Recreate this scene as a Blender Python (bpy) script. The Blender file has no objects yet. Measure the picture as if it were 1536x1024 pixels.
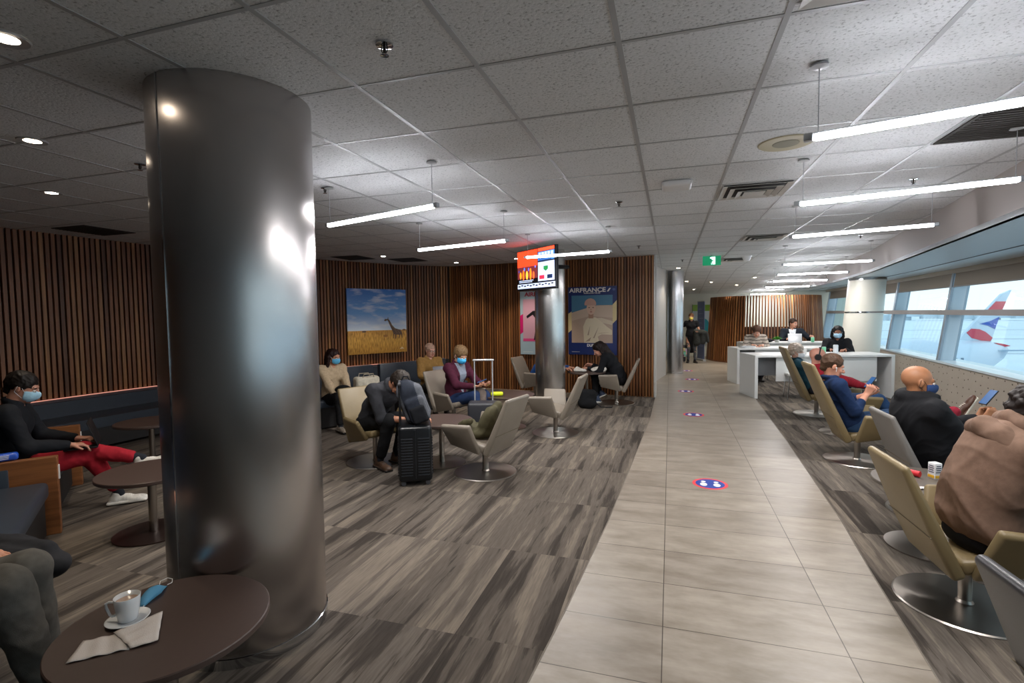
import bpy, bmesh, math, random
import numpy as np
from mathutils import Vector, Matrix, Euler
random.seed(7)
PI = math.pi
scene = bpy.context.scene
COL = scene.collection

# ------------------------------------------------------------------ colours and materials
def lin(h):
    h = h.lstrip('#'); v = [int(h[i:i+2], 16)/255 for i in (0, 2, 4)]
    return tuple((c/12.92 if c <= .04045 else ((c+.055)/1.055)**2.4) for c in v) + (1,)
MATS = {}
def newmat(name):
    m = bpy.data.materials.new(name); m.use_nodes = True
    MATS[name] = m
    return m, m.node_tree.nodes, m.node_tree.links, m.node_tree.nodes['Principled BSDF']
def mat(name, col, rough=.5, metal=0, var=0, scale=20, bump=0, bscale=200, sheen=0, coat=0, aniso=0, stretch=(1, 1, 1), emit=None, estr=0, spec=None):
    if name in MATS: return MATS[name]
    m, N, L, b = newmat(name)
    c = lin(col) if isinstance(col, str) else col
    b.inputs['Base Color'].default_value = c
    b.inputs['Roughness'].default_value = rough
    b.inputs['Metallic'].default_value = metal
    if spec is not None: b.inputs['Specular IOR Level'].default_value = spec
    if sheen: b.inputs['Sheen Weight'].default_value = sheen
    if coat: b.inputs['Coat Weight'].default_value = coat; b.inputs['Coat Roughness'].default_value = .2
    if aniso: b.inputs['Anisotropic'].default_value = aniso
    if emit: b.inputs['Emission Color'].default_value = lin(emit); b.inputs['Emission Strength'].default_value = estr
    if var or bump:
        tc = N.new('ShaderNodeTexCoord'); mp = N.new('ShaderNodeMapping'); mp.inputs['Scale'].default_value = stretch
        L.new(tc.outputs['Object'], mp.inputs['Vector'])
    if var:
        n = N.new('ShaderNodeTexNoise'); n.inputs['Scale'].default_value = scale; n.inputs['Detail'].default_value = 4
        L.new(mp.outputs[0], n.inputs['Vector'])
        r = N.new('ShaderNodeValToRGB'); e = r.color_ramp.elements
        e[0].position = .3; e[1].position = .7
        e[0].color = tuple(max(0, x*(1-var)) for x in c[:3])+(1,); e[1].color = tuple(min(1, x*(1+var)) for x in c[:3])+(1,)
        L.new(n.outputs['Fac'], r.inputs[0]); L.new(r.outputs[0], b.inputs['Base Color'])
    if bump:
        n2 = N.new('ShaderNodeTexNoise'); n2.inputs['Scale'].default_value = bscale; n2.inputs['Detail'].default_value = 3
        L.new(mp.outputs[0], n2.inputs['Vector'])
        bp = N.new('ShaderNodeBump'); bp.inputs['Strength'].default_value = bump; bp.inputs['Distance'].default_value = .004
        L.new(n2.outputs['Fac'], bp.inputs['Height']); L.new(bp.outputs[0], b.inputs['Normal'])
    return m
def emat(name, col, strength):
    if name in MATS: return MATS[name]
    m, N, L, b = newmat(name)
    b.inputs['Base Color'].default_value = lin(col); b.inputs['Roughness'].default_value = .6
    b.inputs['Emission Color'].default_value = lin(col); b.inputs['Emission Strength'].default_value = strength
    return m

def ramp(N, stops):
    r = N.new('ShaderNodeValToRGB'); e = r.color_ramp.elements
    while len(e) < len(stops): e.new(.5)
    for k, (p, c) in enumerate(stops): e[k].position = p; e[k].color = lin(c) if isinstance(c, str) else c
    return r

def carpet_material():
    m, N, L, b = newmat('carpet')
    tc = N.new('ShaderNodeTexCoord')
    sx = N.new('ShaderNodeSeparateXYZ'); L.new(tc.outputs['Object'], sx.inputs[0])
    # plank index: 0.25 m wide, 1 m long
    def mth(op, a, bb=None):
        n = N.new('ShaderNodeMath'); n.operation = op
        if isinstance(a, (int, float)): n.inputs[0].default_value = a
        else: L.new(a, n.inputs[0])
        if bb is not None:
            if isinstance(bb, (int, float)): n.inputs[1].default_value = bb
            else: L.new(bb, n.inputs[1])
        return n.outputs[0]
    px = mth('FLOOR', mth('MULTIPLY', mth('ADD', sx.outputs[0], .09), 2.))
    py = mth('FLOOR', mth('ADD', sx.outputs[1], .6))
    cb = N.new('ShaderNodeCombineXYZ'); L.new(px, cb.inputs[0]); L.new(py, cb.inputs[1])
    wn = N.new('ShaderNodeTexWhiteNoise'); wn.noise_dimensions = '2D'; L.new(cb.outputs[0], wn.inputs['Vector'])
    mp = N.new('ShaderNodeMapping'); mp.inputs['Scale'].default_value = (1.5, .11, 1); L.new(tc.outputs['Object'], mp.inputs['Vector'])
    va = N.new('ShaderNodeVectorMath'); va.operation = 'ADD'; L.new(mp.outputs[0], va.inputs[0])
    vs = N.new('ShaderNodeVectorMath'); vs.operation = 'SCALE'; L.new(wn.outputs['Color'], vs.inputs[0]); vs.inputs['Scale'].default_value = 30
    L.new(vs.outputs[0], va.inputs[1])
    n1 = N.new('ShaderNodeTexNoise'); n1.inputs['Scale'].default_value = 5.5; n1.inputs['Detail'].default_value = 9; n1.inputs['Roughness'].default_value = .6; n1.inputs['Distortion'].default_value = .25
    L.new(va.outputs[0], n1.inputs['Vector'])
    r1 = ramp(N, [(.39, '#453f3a'), (.435, '#544d47'), (.455, '#68615a'), (.55, '#6f675f'), (.575, '#81786e'), (.66, '#8a8075')]); L.new(n1.outputs['Fac'], r1.inputs[0])
    n2 = N.new('ShaderNodeTexNoise'); n2.inputs['Scale'].default_value = 60; n2.inputs['Detail'].default_value = 2
    L.new(va.outputs[0], n2.inputs['Vector'])
    r2 = ramp(N, [(.35, '#b0b0b0'), (.65, '#ffffff')]); L.new(n2.outputs['Fac'], r2.inputs[0])
    mx = N.new('ShaderNodeMix'); mx.data_type = 'RGBA'; mx.blend_type = 'MULTIPLY'; mx.inputs[0].default_value = .4
    L.new(r1.outputs[0], mx.inputs[6]); L.new(r2.outputs[0], mx.inputs[7])
    # plank tone
    r3 = ramp(N, [(0, '#dcd9d6'), (.5, '#efece8'), (1, '#ffffff')]); L.new(wn.outputs['Value'], r3.inputs[0])
    m2 = N.new('ShaderNodeMix'); m2.data_type = 'RGBA'; m2.blend_type = 'MULTIPLY'; m2.inputs[0].default_value = .9
    L.new(mx.outputs[2], m2.inputs[6]); L.new(r3.outputs[0], m2.inputs[7])
    L.new(m2.outputs[2], b.inputs['Base Color'])
    b.inputs['Roughness'].default_value = .92; b.inputs['Specular IOR Level'].default_value = .2
    n3 = N.new('ShaderNodeTexNoise'); n3.inputs['Scale'].default_value = 400; L.new(tc.outputs['Object'], n3.inputs['Vector'])
    bp = N.new('ShaderNodeBump'); bp.inputs['Strength'].default_value = .5; bp.inputs['Distance'].default_value = .003
    L.new(n3.outputs['Fac'], bp.inputs['Height']); L.new(bp.outputs[0], b.inputs['Normal'])
    return m

def floor_tile_material():
    m, N, L, b = newmat('porcelain_tile')
    tc = N.new('ShaderNodeTexCoord'); mp = N.new('ShaderNodeMapping'); mp.inputs['Location'].default_value = (.03+.88*20, -2.77+.4575*40, 0)
    L.new(tc.outputs['Object'], mp.inputs['Vector'])
    br = N.new('ShaderNodeTexBrick'); br.offset = 0; br.squash = 1
    for k, v in dict(Scale=1, **{'Brick Width': .88, 'Row Height': .4575, 'Mortar Size': .0028, 'Mortar Smooth': .1}).items(): br.inputs[k].default_value = v
    br.inputs['Color1'].default_value = lin('#a0978b'); br.inputs['Color2'].default_value = lin('#958c81'); br.inputs['Mortar'].default_value = lin('#4f463e')
    L.new(mp.outputs[0], br.inputs['Vector'])
    n = N.new('ShaderNodeTexNoise'); n.inputs['Scale'].default_value = 5; n.inputs['Detail'].default_value = 7; n.inputs['Roughness'].default_value = .65
    m3 = N.new('ShaderNodeMapping'); m3.inputs['Scale'].default_value = (.5, 1.4, 1); L.new(tc.outputs['Object'], m3.inputs['Vector']); L.new(m3.outputs[0], n.inputs['Vector'])
    r = ramp(N, [(.35, '#d2cfca'), (.65, '#ffffff')]); L.new(n.outputs['Fac'], r.inputs[0])
    mx = N.new('ShaderNodeMix'); mx.data_type = 'RGBA'; mx.blend_type = 'MULTIPLY'; mx.inputs[0].default_value = 1
    L.new(br.outputs['Color'], mx.inputs[6]); L.new(r.outputs[0], mx.inputs[7]); L.new(mx.outputs[2], b.inputs['Base Color'])
    r2 = ramp(N, [(.3, (.3, .3, .3, 1)), (.7, (.42, .42, .42, 1))]); L.new(n.outputs['Fac'], r2.inputs[0]); L.new(r2.outputs[0], b.inputs['Roughness'])
    bp = N.new('ShaderNodeBump'); bp.inputs['Strength'].default_value = .4; bp.inputs['Distance'].default_value = .002; bp.invert = True
    L.new(br.outputs['Fac'], bp.inputs['Height']); L.new(bp.outputs[0], b.inputs['Normal'])
    return m

def ceiling_material():
    m, N, L, b = newmat('acoustic_tile')
    tc = N.new('ShaderNodeTexCoord')
    v = N.new('ShaderNodeTexNoise'); v.inputs['Scale'].default_value = 75; v.inputs['Detail'].default_value = 3; v.inputs['Roughness'].default_value = .6
    L.new(tc.outputs['Object'], v.inputs['Vector'])
    r = ramp(N, [(.33, '#a5a7a7'), (.42, '#d8dada'), (.7, '#e2e3e4')]); L.new(v.outputs['Fac'], r.inputs[0])
    L.new(r.outputs[0], b.inputs['Base Color']); b.inputs['Roughness'].default_value = .95
    bp = N.new('ShaderNodeBump'); bp.inputs['Strength'].default_value = .6; bp.inputs['Distance'].default_value = .004
    L.new(v.outputs['Fac'], bp.inputs['Height']); L.new(bp.outputs[0], b.inputs['Normal'])
    return m

def wood_material(name, c1, c2, rough=.45, axis=2):
    m, N, L, b = newmat(name)
    tc = N.new('ShaderNodeTexCoord'); mp = N.new('ShaderNodeMapping')
    s = [28, 28, 28]; s[axis] = 1.6; mp.inputs['Scale'].default_value = s
    L.new(tc.outputs['Object'], mp.inputs['Vector'])
    n = N.new('ShaderNodeTexNoise'); n.inputs['Scale'].default_value = 1; n.inputs['Detail'].default_value = 5; n.inputs['Distortion'].default_value = .5
    L.new(mp.outputs[0], n.inputs['Vector'])
    r = ramp(N, [(.3, c1), (.7, c2)]); L.new(n.outputs['Fac'], r.inputs[0]); L.new(r.outputs[0], b.inputs['Base Color'])
    b.inputs['Roughness'].default_value = rough
    return m

def glass_material():
    m = bpy.data.materials.new('window_glass'); m.use_nodes = True; N, L = m.node_tree.nodes, m.node_tree.links
    N.clear(); o = N.new('ShaderNodeOutputMaterial'); t = N.new('ShaderNodeBsdfTransparent'); g = N.new('ShaderNodeBsdfGlossy'); mx = N.new('ShaderNodeMixShader')
    t.inputs[0].default_value = (.86, .95, .98, 1); g.inputs['Roughness'].default_value = .01; mx.inputs[0].default_value = .09
    L.new(t.outputs[0], mx.inputs[1]); L.new(g.outputs[0], mx.inputs[2]); L.new(mx.outputs[0], o.inputs[0]); MATS['window_glass'] = m
    return m

# ------------------------------------------------------------------ mesh builder
class MB:
    def __init__(s): s.bm = bmesh.new(); s.mi = 0
    def _fin(s, faces):
        for f in faces: f.material_index = s.mi
    def box(s, c, d, R=None, bevel=0, seg=2):
        g = bmesh.ops.create_cube(s.bm, size=1); vs = g['verts']
        for v in vs:
            p = Vector((v.co.x*d[0], v.co.y*d[1], v.co.z*d[2]))
            v.co = (R @ p if R else p) + Vector(c)
        fs = list({f for v in vs for f in v.link_faces}); s._fin(fs)
        if bevel:
            es = list({e for v in vs for e in v.link_edges})
            bmesh.ops.bevel(s.bm, geom=es, offset=bevel, segments=seg, affect='EDGES', profile=.5, clamp_overlap=True)
        return s
    def hexa(s, a, b, bevel=0, seg=3):
        # a, b: equal-length corner loops of the two faces of a panel
        va = [s.bm.verts.new(p) for p in a]; vb = [s.bm.verts.new(p) for p in b]; n = len(a)
        fs = [s.bm.faces.new(va), s.bm.faces.new(vb[::-1])]
        for i in range(n): fs.append(s.bm.faces.new((va[i], vb[i], vb[(i+1) % n], va[(i+1) % n])))
        bmesh.ops.recalc_face_normals(s.bm, faces=fs); s._fin(fs)
        if bevel:
            es = list({e for v in va+vb for e in v.link_edges})
            bmesh.ops.bevel(s.bm, geom=es, offset=bevel, segments=seg, affect='EDGES', profile=.5, clamp_overlap=True)
        return s
    def panel(s, pts, th, bevel=.0, seg=3):
        p = [Vector(q) for q in pts]; n = (p[1]-p[0]).cross(p[2]-p[0]).normalized()*th/2
        return s.hexa([q+n for q in p], [q-n for q in p], bevel, seg)
    def cyl(s, p0, p1, r0, r1=None, n=16, caps=True):
        r1 = r0 if r1 is None else r1
        p0, p1 = Vector(p0), Vector(p1); d = (p1-p0); z = d.normalized()
        x = z.orthogonal().normalized(); y = z.cross(x)
        A = [s.bm.verts.new(p0+(x*math.cos(2*PI*i/n)+y*math.sin(2*PI*i/n))*r0) for i in range(n)]
        B = [s.bm.verts.new(p1+(x*math.cos(2*PI*i/n)+y*math.sin(2*PI*i/n))*r1) for i in range(n)]
        fs = [s.bm.faces.new((A[i], A[(i+1) % n], B[(i+1) % n], B[i])) for i in range(n)]
        if caps: fs += [s.bm.faces.new(A[::-1]), s.bm.faces.new(B)]
        s._fin(fs); return s
    def tube(s, pts, r, n=8, closed=False):
        pts = [Vector(p) for p in pts]; m = len(pts); rings = []; x = None
        for i, p in enumerate(pts):
            a = pts[i-1] if (i or closed) else p; c = pts[(i+1) % m] if (i < m-1 or closed) else p
            t = (c-a).normalized()
            x = (t.orthogonal() if x is None else (x-t*x.dot(t))).normalized(); y = t.cross(x)
            rr = r[i] if isinstance(r, (list, tuple)) else r
            rings.append([s.bm.verts.new(p+(x*math.cos(2*PI*k/n)+y*math.sin(2*PI*k/n))*rr) for k in range(n)])
        fs = []
        for i in range(m-(0 if closed else 1)):
            A, B = rings[i], rings[(i+1) % m]
            fs += [s.bm.faces.new((A[k], A[(k+1) % n], B[(k+1) % n], B[k])) for k in range(n)]
        if not closed: fs += [s.bm.faces.new(rings[0][::-1]), s.bm.faces.new(rings[-1])]
        s._fin(fs); return s
    def lathe(s, prof, c=(0, 0, 0), n=32, R=None):
        c = Vector(c); rings = []
        for r, z in prof:
            if r < 1e-6: rings.append([s.bm.verts.new((R @ Vector((0, 0, z)) if R else Vector((0, 0, z)))+c)])
            else:
                rings.append([s.bm.verts.new((R @ Vector((r*math.cos(2*PI*i/n), r*math.sin(2*PI*i/n), z)) if R else Vector((r*math.cos(2*PI*i/n), r*math.sin(2*PI*i/n), z)))+c) for i in range(n)])
        fs = []
        for A, B in zip(rings, rings[1:]):
            if len(A) == 1 and len(B) == 1: continue
            for i in range(n):
                j = (i+1) % n
                if len(A) == 1: fs.append(s.bm.faces.new((A[0], B[j], B[i])))
                elif len(B) == 1: fs.append(s.bm.faces.new((A[i], A[j], B[0])))
                else: fs.append(s.bm.faces.new((A[i], A[j], B[j], B[i])))
        bmesh.ops.recalc_face_normals(s.bm, faces=fs); s._fin(fs); return s
    def poly(s, pts):
        f = s.bm.faces.new([s.bm.verts.new(p) for p in pts]); s._fin([f]); return s
    def prism(s, pts2, z0, z1):
        return s.hexa([(x, y, z0) for x, y in pts2], [(x, y, z1) for x, y in pts2])
    def ball(s, c, r, n=12):
        g = bmesh.ops.create_uvsphere(s.bm, u_segments=n, v_segments=max(6, n//2), radius=1)
        for v in g['verts']:
            v.co = Vector((v.co.x*(r if isinstance(r, (int, float)) else r[0]), v.co.y*(r if isinstance(r, (int, float)) else r[1]), v.co.z*(r if isinstance(r, (int, float)) else r[2])))+Vector(c)
        s._fin({f for v in g['verts'] for f in v.link_faces}); return s
    def build(s, name, mats, parent=None, smooth=False, loc=None, flatangle=40):
        me = bpy.data.meshes.new(name); s.bm.normal_update(); s.bm.to_mesh(me); s.bm.free()
        if not isinstance(mats, (list, tuple)): mats = [mats]
        for m in mats: me.materials.append(m)
        if smooth: me.shade_smooth(); 
        if smooth and flatangle:
            try: me.set_sharp_from_angle(angle=math.radians(flatangle))
            except Exception: pass
        o = bpy.data.objects.new(name, me); COL.objects.link(o)
        if parent: o.parent = parent
        if loc: o.location = loc
        return o

def tag(o, label=None, cat=None, group=None, kind=None):
    if label: o['label'] = label
    if cat: o['category'] = cat
    if group: o['group'] = group
    if kind: o['kind'] = kind
    return o
def thing(name, label, cat, loc=(0, 0, 0), rz=0, group=None):
    o = bpy.data.objects.new(name, None); COL.objects.link(o); o.empty_display_size = .1
    o.location = loc; o.rotation_euler = (0, 0, rz)
    return tag(o, label, cat, group)
def dup(root, loc, rz=None, label=None, group=None, swap=None):
    r = root.copy(); COL.objects.link(r); r.location = loc
    if rz is not None: r.rotation_euler = (0, 0, rz)
    if label: r['label'] = label
    if group: r['group'] = group
    for ch in list(root.children):
        c = ch.copy(); COL.objects.link(c); c.parent = r
        for g in ch.children:
            d = g.copy(); COL.objects.link(d); d.parent = c
    return r
def heading(f): return math.atan2(-f[0], f[1])
def text_obj(name, body, size, material, parent, loc, rot=(PI/2, 0, 0), ext=.001, align='CENTER', sx=1, bold=0):
    cu = bpy.data.curves.new(name, 'FONT'); cu.body = body; cu.size = size; cu.align_x = align; cu.align_y = 'CENTER'; cu.extrude = ext; cu.offset = bold
    cu.materials.append(material)
    tmp = bpy.data.objects.new('lettering_curve', cu); COL.objects.link(tmp); bpy.context.view_layer.update()
    me = bpy.data.meshes.new_from_object(tmp.evaluated_get(bpy.context.evaluated_depsgraph_get())); bpy.data.objects.remove(tmp)
    me.name = name
    if not me.materials: me.materials.append(material)
    o = bpy.data.objects.new(name, me); COL.objects.link(o); o.parent = parent; o.location = loc; o.rotation_euler = rot; o.scale = (sx, 1, 1)
    return o

# ------------------------------------------------------------------ smooth solids for bodies and cloth
class Field:
    def __init__(s, res): s.res = res; s.pr = []
    def add(s, fn, lo, hi, k=.02, sub=False): s.pr.append((fn, np.array(lo, float), np.array(hi, float), k, sub)); return s
    def cap(s, a, b, ra, rb=None, k=.02, sub=False):
        rb = ra if rb is None else rb; a = np.array(a, float); b = np.array(b, float); ab = b-a; L = max(1e-9, ab@ab)
        def fn(X, Y, Z):
            px, py, pz = X-a[0], Y-a[1], Z-a[2]
            t = np.clip((px*ab[0]+py*ab[1]+pz*ab[2])/L, 0, 1)
            return np.sqrt((px-t*ab[0])**2+(py-t*ab[1])**2+(pz-t*ab[2])**2)-(ra+(rb-ra)*t)
        r = max(ra, rb); return s.add(fn, np.minimum(a, b)-r, np.maximum(a, b)+r, k, sub)
    def chain(s, pts, rs, k=.02):
        for i in range(len(pts)-1): s.cap(pts[i], pts[i+1], rs[i], rs[i+1], k)
        return s
    def ell(s, c, r, R=None, k=.02, sub=False):
        c = np.array(c, float); r = np.array(r, float); R = np.eye(3) if R is None else np.array(R)   # columns = axes
        def fn(X, Y, Z):
            px, py, pz = X-c[0], Y-c[1], Z-c[2]
            q = [px*R[0, i]+py*R[1, i]+pz*R[2, i] for i in range(3)]
            k0 = np.sqrt(sum((q[i]/r[i])**2 for i in range(3))); k1 = np.sqrt(sum((q[i]/r[i]**2)**2 for i in range(3)))
            return k0*(k0-1)/np.maximum(k1, 1e-6)
        ext = np.sqrt(((R*r)**2).sum(1)); return s.add(fn, c-ext, c+ext, k, sub)
    def rbox(s, c, h, rr, R=None, k=.01, sub=False):
        c = np.array(c, float); h = np.array(h, float)-rr; R = np.eye(3) if R is None else np.array(R)
        def fn(X, Y, Z):
            px, py, pz = X-c[0], Y-c[1], Z-c[2]
            q = [np.abs(px*R[0, i]+py*R[1, i]+pz*R[2, i])-h[i] for i in range(3)]
            return np.sqrt(sum(np.maximum(x, 0)**2 for x in q))+np.minimum(np.maximum(q[0], np.maximum(q[1], q[2])), 0)-rr
        ext = (np.abs(R)*(h+rr)).sum(1); return s.add(fn, c-ext, c+ext, k, sub)
    def half(s, p, n):   # keep the side where (x-p).n < 0
        s.pr.append(('half', np.array(p, float), np.array(n, float)/np.linalg.norm(n), 0, True)); return s
    def solve(s):
        ps = [p for p in s.pr if not (isinstance(p[0], str)) and not p[4]]
        lo = np.min([p[1] for p in ps], 0)-s.res*3-.01; hi = np.max([p[2] for p in ps], 0)+s.res*3+.01
        n = np.ceil((hi-lo)/s.res).astype(int)+1; D = np.full(n, .3, np.float32)
        ax = [(lo[i]+s.res*np.arange(n[i])).astype(np.float32) for i in range(3)]
        for fn, a, b, k, sub in s.pr:
            if isinstance(fn, str):
                d = (ax[0][:, None, None]-a[0])*b[0]+(ax[1][None, :, None]-a[1])*b[1]+(ax[2][None, None, :]-a[2])*b[2]
                D = np.maximum(D, d); continue
            m = k+2*s.res
            i0 = np.clip(((a-m-lo)/s.res).astype(int), 0, n); i1 = np.clip(((b+m-lo)/s.res).astype(int)+2, 0, n)
            if np.any(i1 <= i0): continue
            sl = tuple(slice(i0[i], i1[i]) for i in range(3))
            d = fn(ax[0][sl[0]][:, None, None], ax[1][sl[1]][None, :, None], ax[2][sl[2]][None, None, :]).astype(np.float32)
            c = D[sl]
            if sub:
                d = -d; h = np.clip(.5-.5*(c-d)/k, 0, 1); D[sl] = c*(1-h)+d*h+k*h*(1-h)
            else:
                h = np.clip(.5+.5*(d-c)/k, 0, 1); D[sl] = d*(1-h)+c*h-k*h*(1-h)
        return D, lo
    def mesh(s):
        D, lo = s.solve(); ins = D < 0; n = np.array(D.shape)
        c8 = sum(ins[i:n[0]-1+i, j:n[1]-1+j, k:n[2]-1+k].astype(np.uint8) for i in (0, 1) for j in (0, 1) for k in (0, 1))
        act = (c8 > 0) & (c8 < 8); I = np.argwhere(act)
        idx = np.full(act.shape, -1, np.int32); idx[act] = np.arange(len(I))
        acc = np.zeros((len(I), 3)); cnt = np.zeros(len(I))
        off = [(i, j, k) for i in (0, 1) for j in (0, 1) for k in (0, 1)]
        for a in off:
            for ax in range(3):
                if a[ax]: continue
                b = list(a); b[ax] = 1
                da = D[I[:, 0]+a[0], I[:, 1]+a[1], I[:, 2]+a[2]]; db = D[I[:, 0]+b[0], I[:, 1]+b[1], I[:, 2]+b[2]]
                m = (da < 0) != (db < 0); t = np.where(m, da/np.where(m, da-db, 1), 0)
                p = np.array(a)[None, :]+np.zeros((len(I), 3)); p[:, ax] = t
                acc[m] += p[m]; cnt[m] += 1
        V = lo+(I+acc/np.maximum(cnt, 1)[:, None])*s.res
        Q = []
        for ax in range(3):
            o1, o2 = (ax+1) % 3, (ax+2) % 3
            sa = [slice(1, n[i]-1) for i in range(3)]; sa[ax] = slice(0, n[ax]-1); sb = list(sa); sb[ax] = slice(1, n[ax])
            A, B = ins[tuple(sa)], ins[tuple(sb)]
            E = np.argwhere(A != B); st = np.array([1, 1, 1]); st[ax] = 0; fl = A[tuple(E.T)]; E = E+st
            def cell(d1, d2):
                q = E.copy(); q[:, o1] += d1; q[:, o2] += d2; return idx[q[:, 0], q[:, 1], q[:, 2]]
            q = np.stack([cell(-1, -1), cell(0, -1), cell(0, 0), cell(-1, 0)], 1)
            q[~fl] = q[~fl][:, ::-1]; Q.append(q)
        Q = np.concatenate(Q); Q = Q[(Q >= 0).all(1)]
        return V, Q
def relax(V, Q, it=1, f=.5):
    for _ in range(it):
        S = np.zeros_like(V); C = np.zeros(len(V))
        for a, b in ((0, 1), (1, 2), (2, 3), (3, 0)):
            np.add.at(S, Q[:, a], V[Q[:, b]]); np.add.at(S, Q[:, b], V[Q[:, a]]); np.add.at(C, Q[:, a], 1); np.add.at(C, Q[:, b], 1)
        V = V*(1-f)+f*S/np.maximum(C, 1)[:, None]
    return V
def vnormals(V, Q):
    n = np.cross(V[Q[:, 2]]-V[Q[:, 0]], V[Q[:, 3]]-V[Q[:, 1]]); N = np.zeros_like(V)
    for i in range(4): np.add.at(N, Q[:, i], n)
    return N/np.maximum(np.linalg.norm(N, axis=1), 1e-9)[:, None]
def wrinkle(V, Q, amp, freq=18, seed=0):
    if amp <= 0: return V
    rs = np.random.RandomState(seed); W = V*freq
    W = W+.9*np.sin(W[:, [1, 2, 0]]*.7+rs.rand(3)*6)+.5*np.sin(W[:, [2, 0, 1]]*1.6+rs.rand(3)*6)
    h = np.zeros(len(V))
    for i in range(5):
        d = rs.randn(3); d[2] *= 1.5; d /= np.linalg.norm(d); h += (1-np.abs(np.sin((W@d)*(.6+.35*i)+rs.rand()*6)))**2/(1+.5*i)
    h = h/2-.35
    return V+vnormals(V, Q)*(h*amp)[:, None]
def field_obj(name, F, mats, parent=None, pick=None, wr=0, wf=18, seed=0, rel=1, extra=None):
    V, Q = F.mesh(); V = relax(V, Q, rel); V = wrinkle(V, Q, wr, wf, seed)
    if wr > .012: V = relax(V, Q, int(wr*160))
    me = bpy.data.meshes.new(name)
    me.vertices.add(len(V)); me.vertices.foreach_set('co', V.astype(np.float32).ravel())
    me.loops.add(len(Q)*4); me.loops.foreach_set('vertex_index', Q.astype(np.int32).ravel())
    me.polygons.add(len(Q)); me.polygons.foreach_set('loop_start', np.arange(0, len(Q)*4, 4, dtype=np.int32))
    if not isinstance(mats, (list, tuple)): mats = [mats]
    for m in mats: me.materials.append(m)
    if pick: me.polygons.foreach_set('material_index', pick(V[Q].mean(1)).astype(np.int32))
    me.update(calc_edges=True); me.validate(); me.shade_smooth()
    if extra:
        bm = bmesh.new(); bm.from_mesh(me)
        for (c, r, mi) in extra:
            g = bmesh.ops.create_uvsphere(bm, u_segments=12, v_segments=8, radius=r)
            for v in g['verts']: v.co += Vector(c)
            for f in {f for v in g['verts'] for f in v.link_faces}: f.material_index = mi; f.smooth = True
        bm.to_mesh(me); bm.free()
    o = bpy.data.objects.new(name, me); COL.objects.link(o)
    if parent: o.parent = parent
    return o
# ------------------------------------------------------------------ people
def A(*v): return np.array(v, float)
def nz(v): v = np.array(v, float); return v/max(1e-9, np.linalg.norm(v))
def rotm(yaw=0, pitch=0, roll=0):   # degrees: yaw to the left, pitch downwards, roll to the right
    return np.array(Matrix.Rotation(math.radians(yaw), 3, 'Z') @ Matrix.Rotation(math.radians(-pitch), 3, 'X') @ Matrix.Rotation(math.radians(roll), 3, 'Y'))
def ik(a, t, l1, l2, hint):
    d = t-a; D = np.linalg.norm(d); u = d/max(D, 1e-6); L = min(max(D, abs(l1-l2)*1.02+.02), (l1+l2)*.998)
    x = (l1*l1-l2*l2+L*L)/(2*L); h = math.sqrt(max(0, l1*l1-x*x)); hp = np.array(hint, float); hp = nz(hp-u*(hp@u))
    return a+u*x+hp*h, a+u*L
def hand(F, w, d, n, side, curl, s):
    d = nz(d); n = nz(n-d*(np.array(n)@d)); t = np.cross(d, n)*side   # t: towards the thumb
    kn = []
    for i, (o, L, k) in enumerate(((.031, .070, .086), (.010, .078, .092), (-.011, .072, .088), (-.031, .056, .079))):
        b = w+(d*k+t*o)*s; kn.append(b)
        F.cap(w+t*o*.45*s+d*.01*s, b, .0155*s, .0115*s, .012)
        c = math.radians(curl[0]+i*4); p = b; ang = c
        for j, fr in enumerate((.45, .3, .25)):
            q = p+(d*math.cos(ang)+n*math.sin(ang)+t*o*.6)*L*fr*s
            F.cap(p, q, (.0095-.0007*j)*s, (.0088-.0007*j)*s, .003); p = q; ang += math.radians(curl[1])
    F.cap(kn[0], kn[3], .0115*s, .0105*s, .01)
    th = w+(d*.028+t*.026)*s; a = nz(d*.75+t*.65+n*.35); b = th+a*.042*s; c = b+nz(d*.9+t*.15+n*.45)*.034*s
    F.cap(w+d*.012*s+t*.012*s, th, .016*s, .0145*s, .012); F.cap(th, b, .0135*s, .011*s, .008); F.cap(b, c, .0105*s, .009*s, .004)
SKIN = {}
def skinmat(c):
    if c not in SKIN: SKIN[c] = mat('skin_'+c.strip('#'), c, .5, var=.06, scale=30); SKIN[c].node_tree.nodes['Principled BSDF'].inputs['Subsurface Weight'].default_value = .08; SKIN[c].node_tree.nodes['Principled BSDF'].inputs['Subsurface Radius'].default_value = (.02, .008, .004)
    return SKIN[c]
def cloth(c, v=.12, rough=.85): return mat('cloth_'+c.strip('#'), c, rough, var=v, scale=35, bump=.25, bscale=420, spec=.25)

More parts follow.
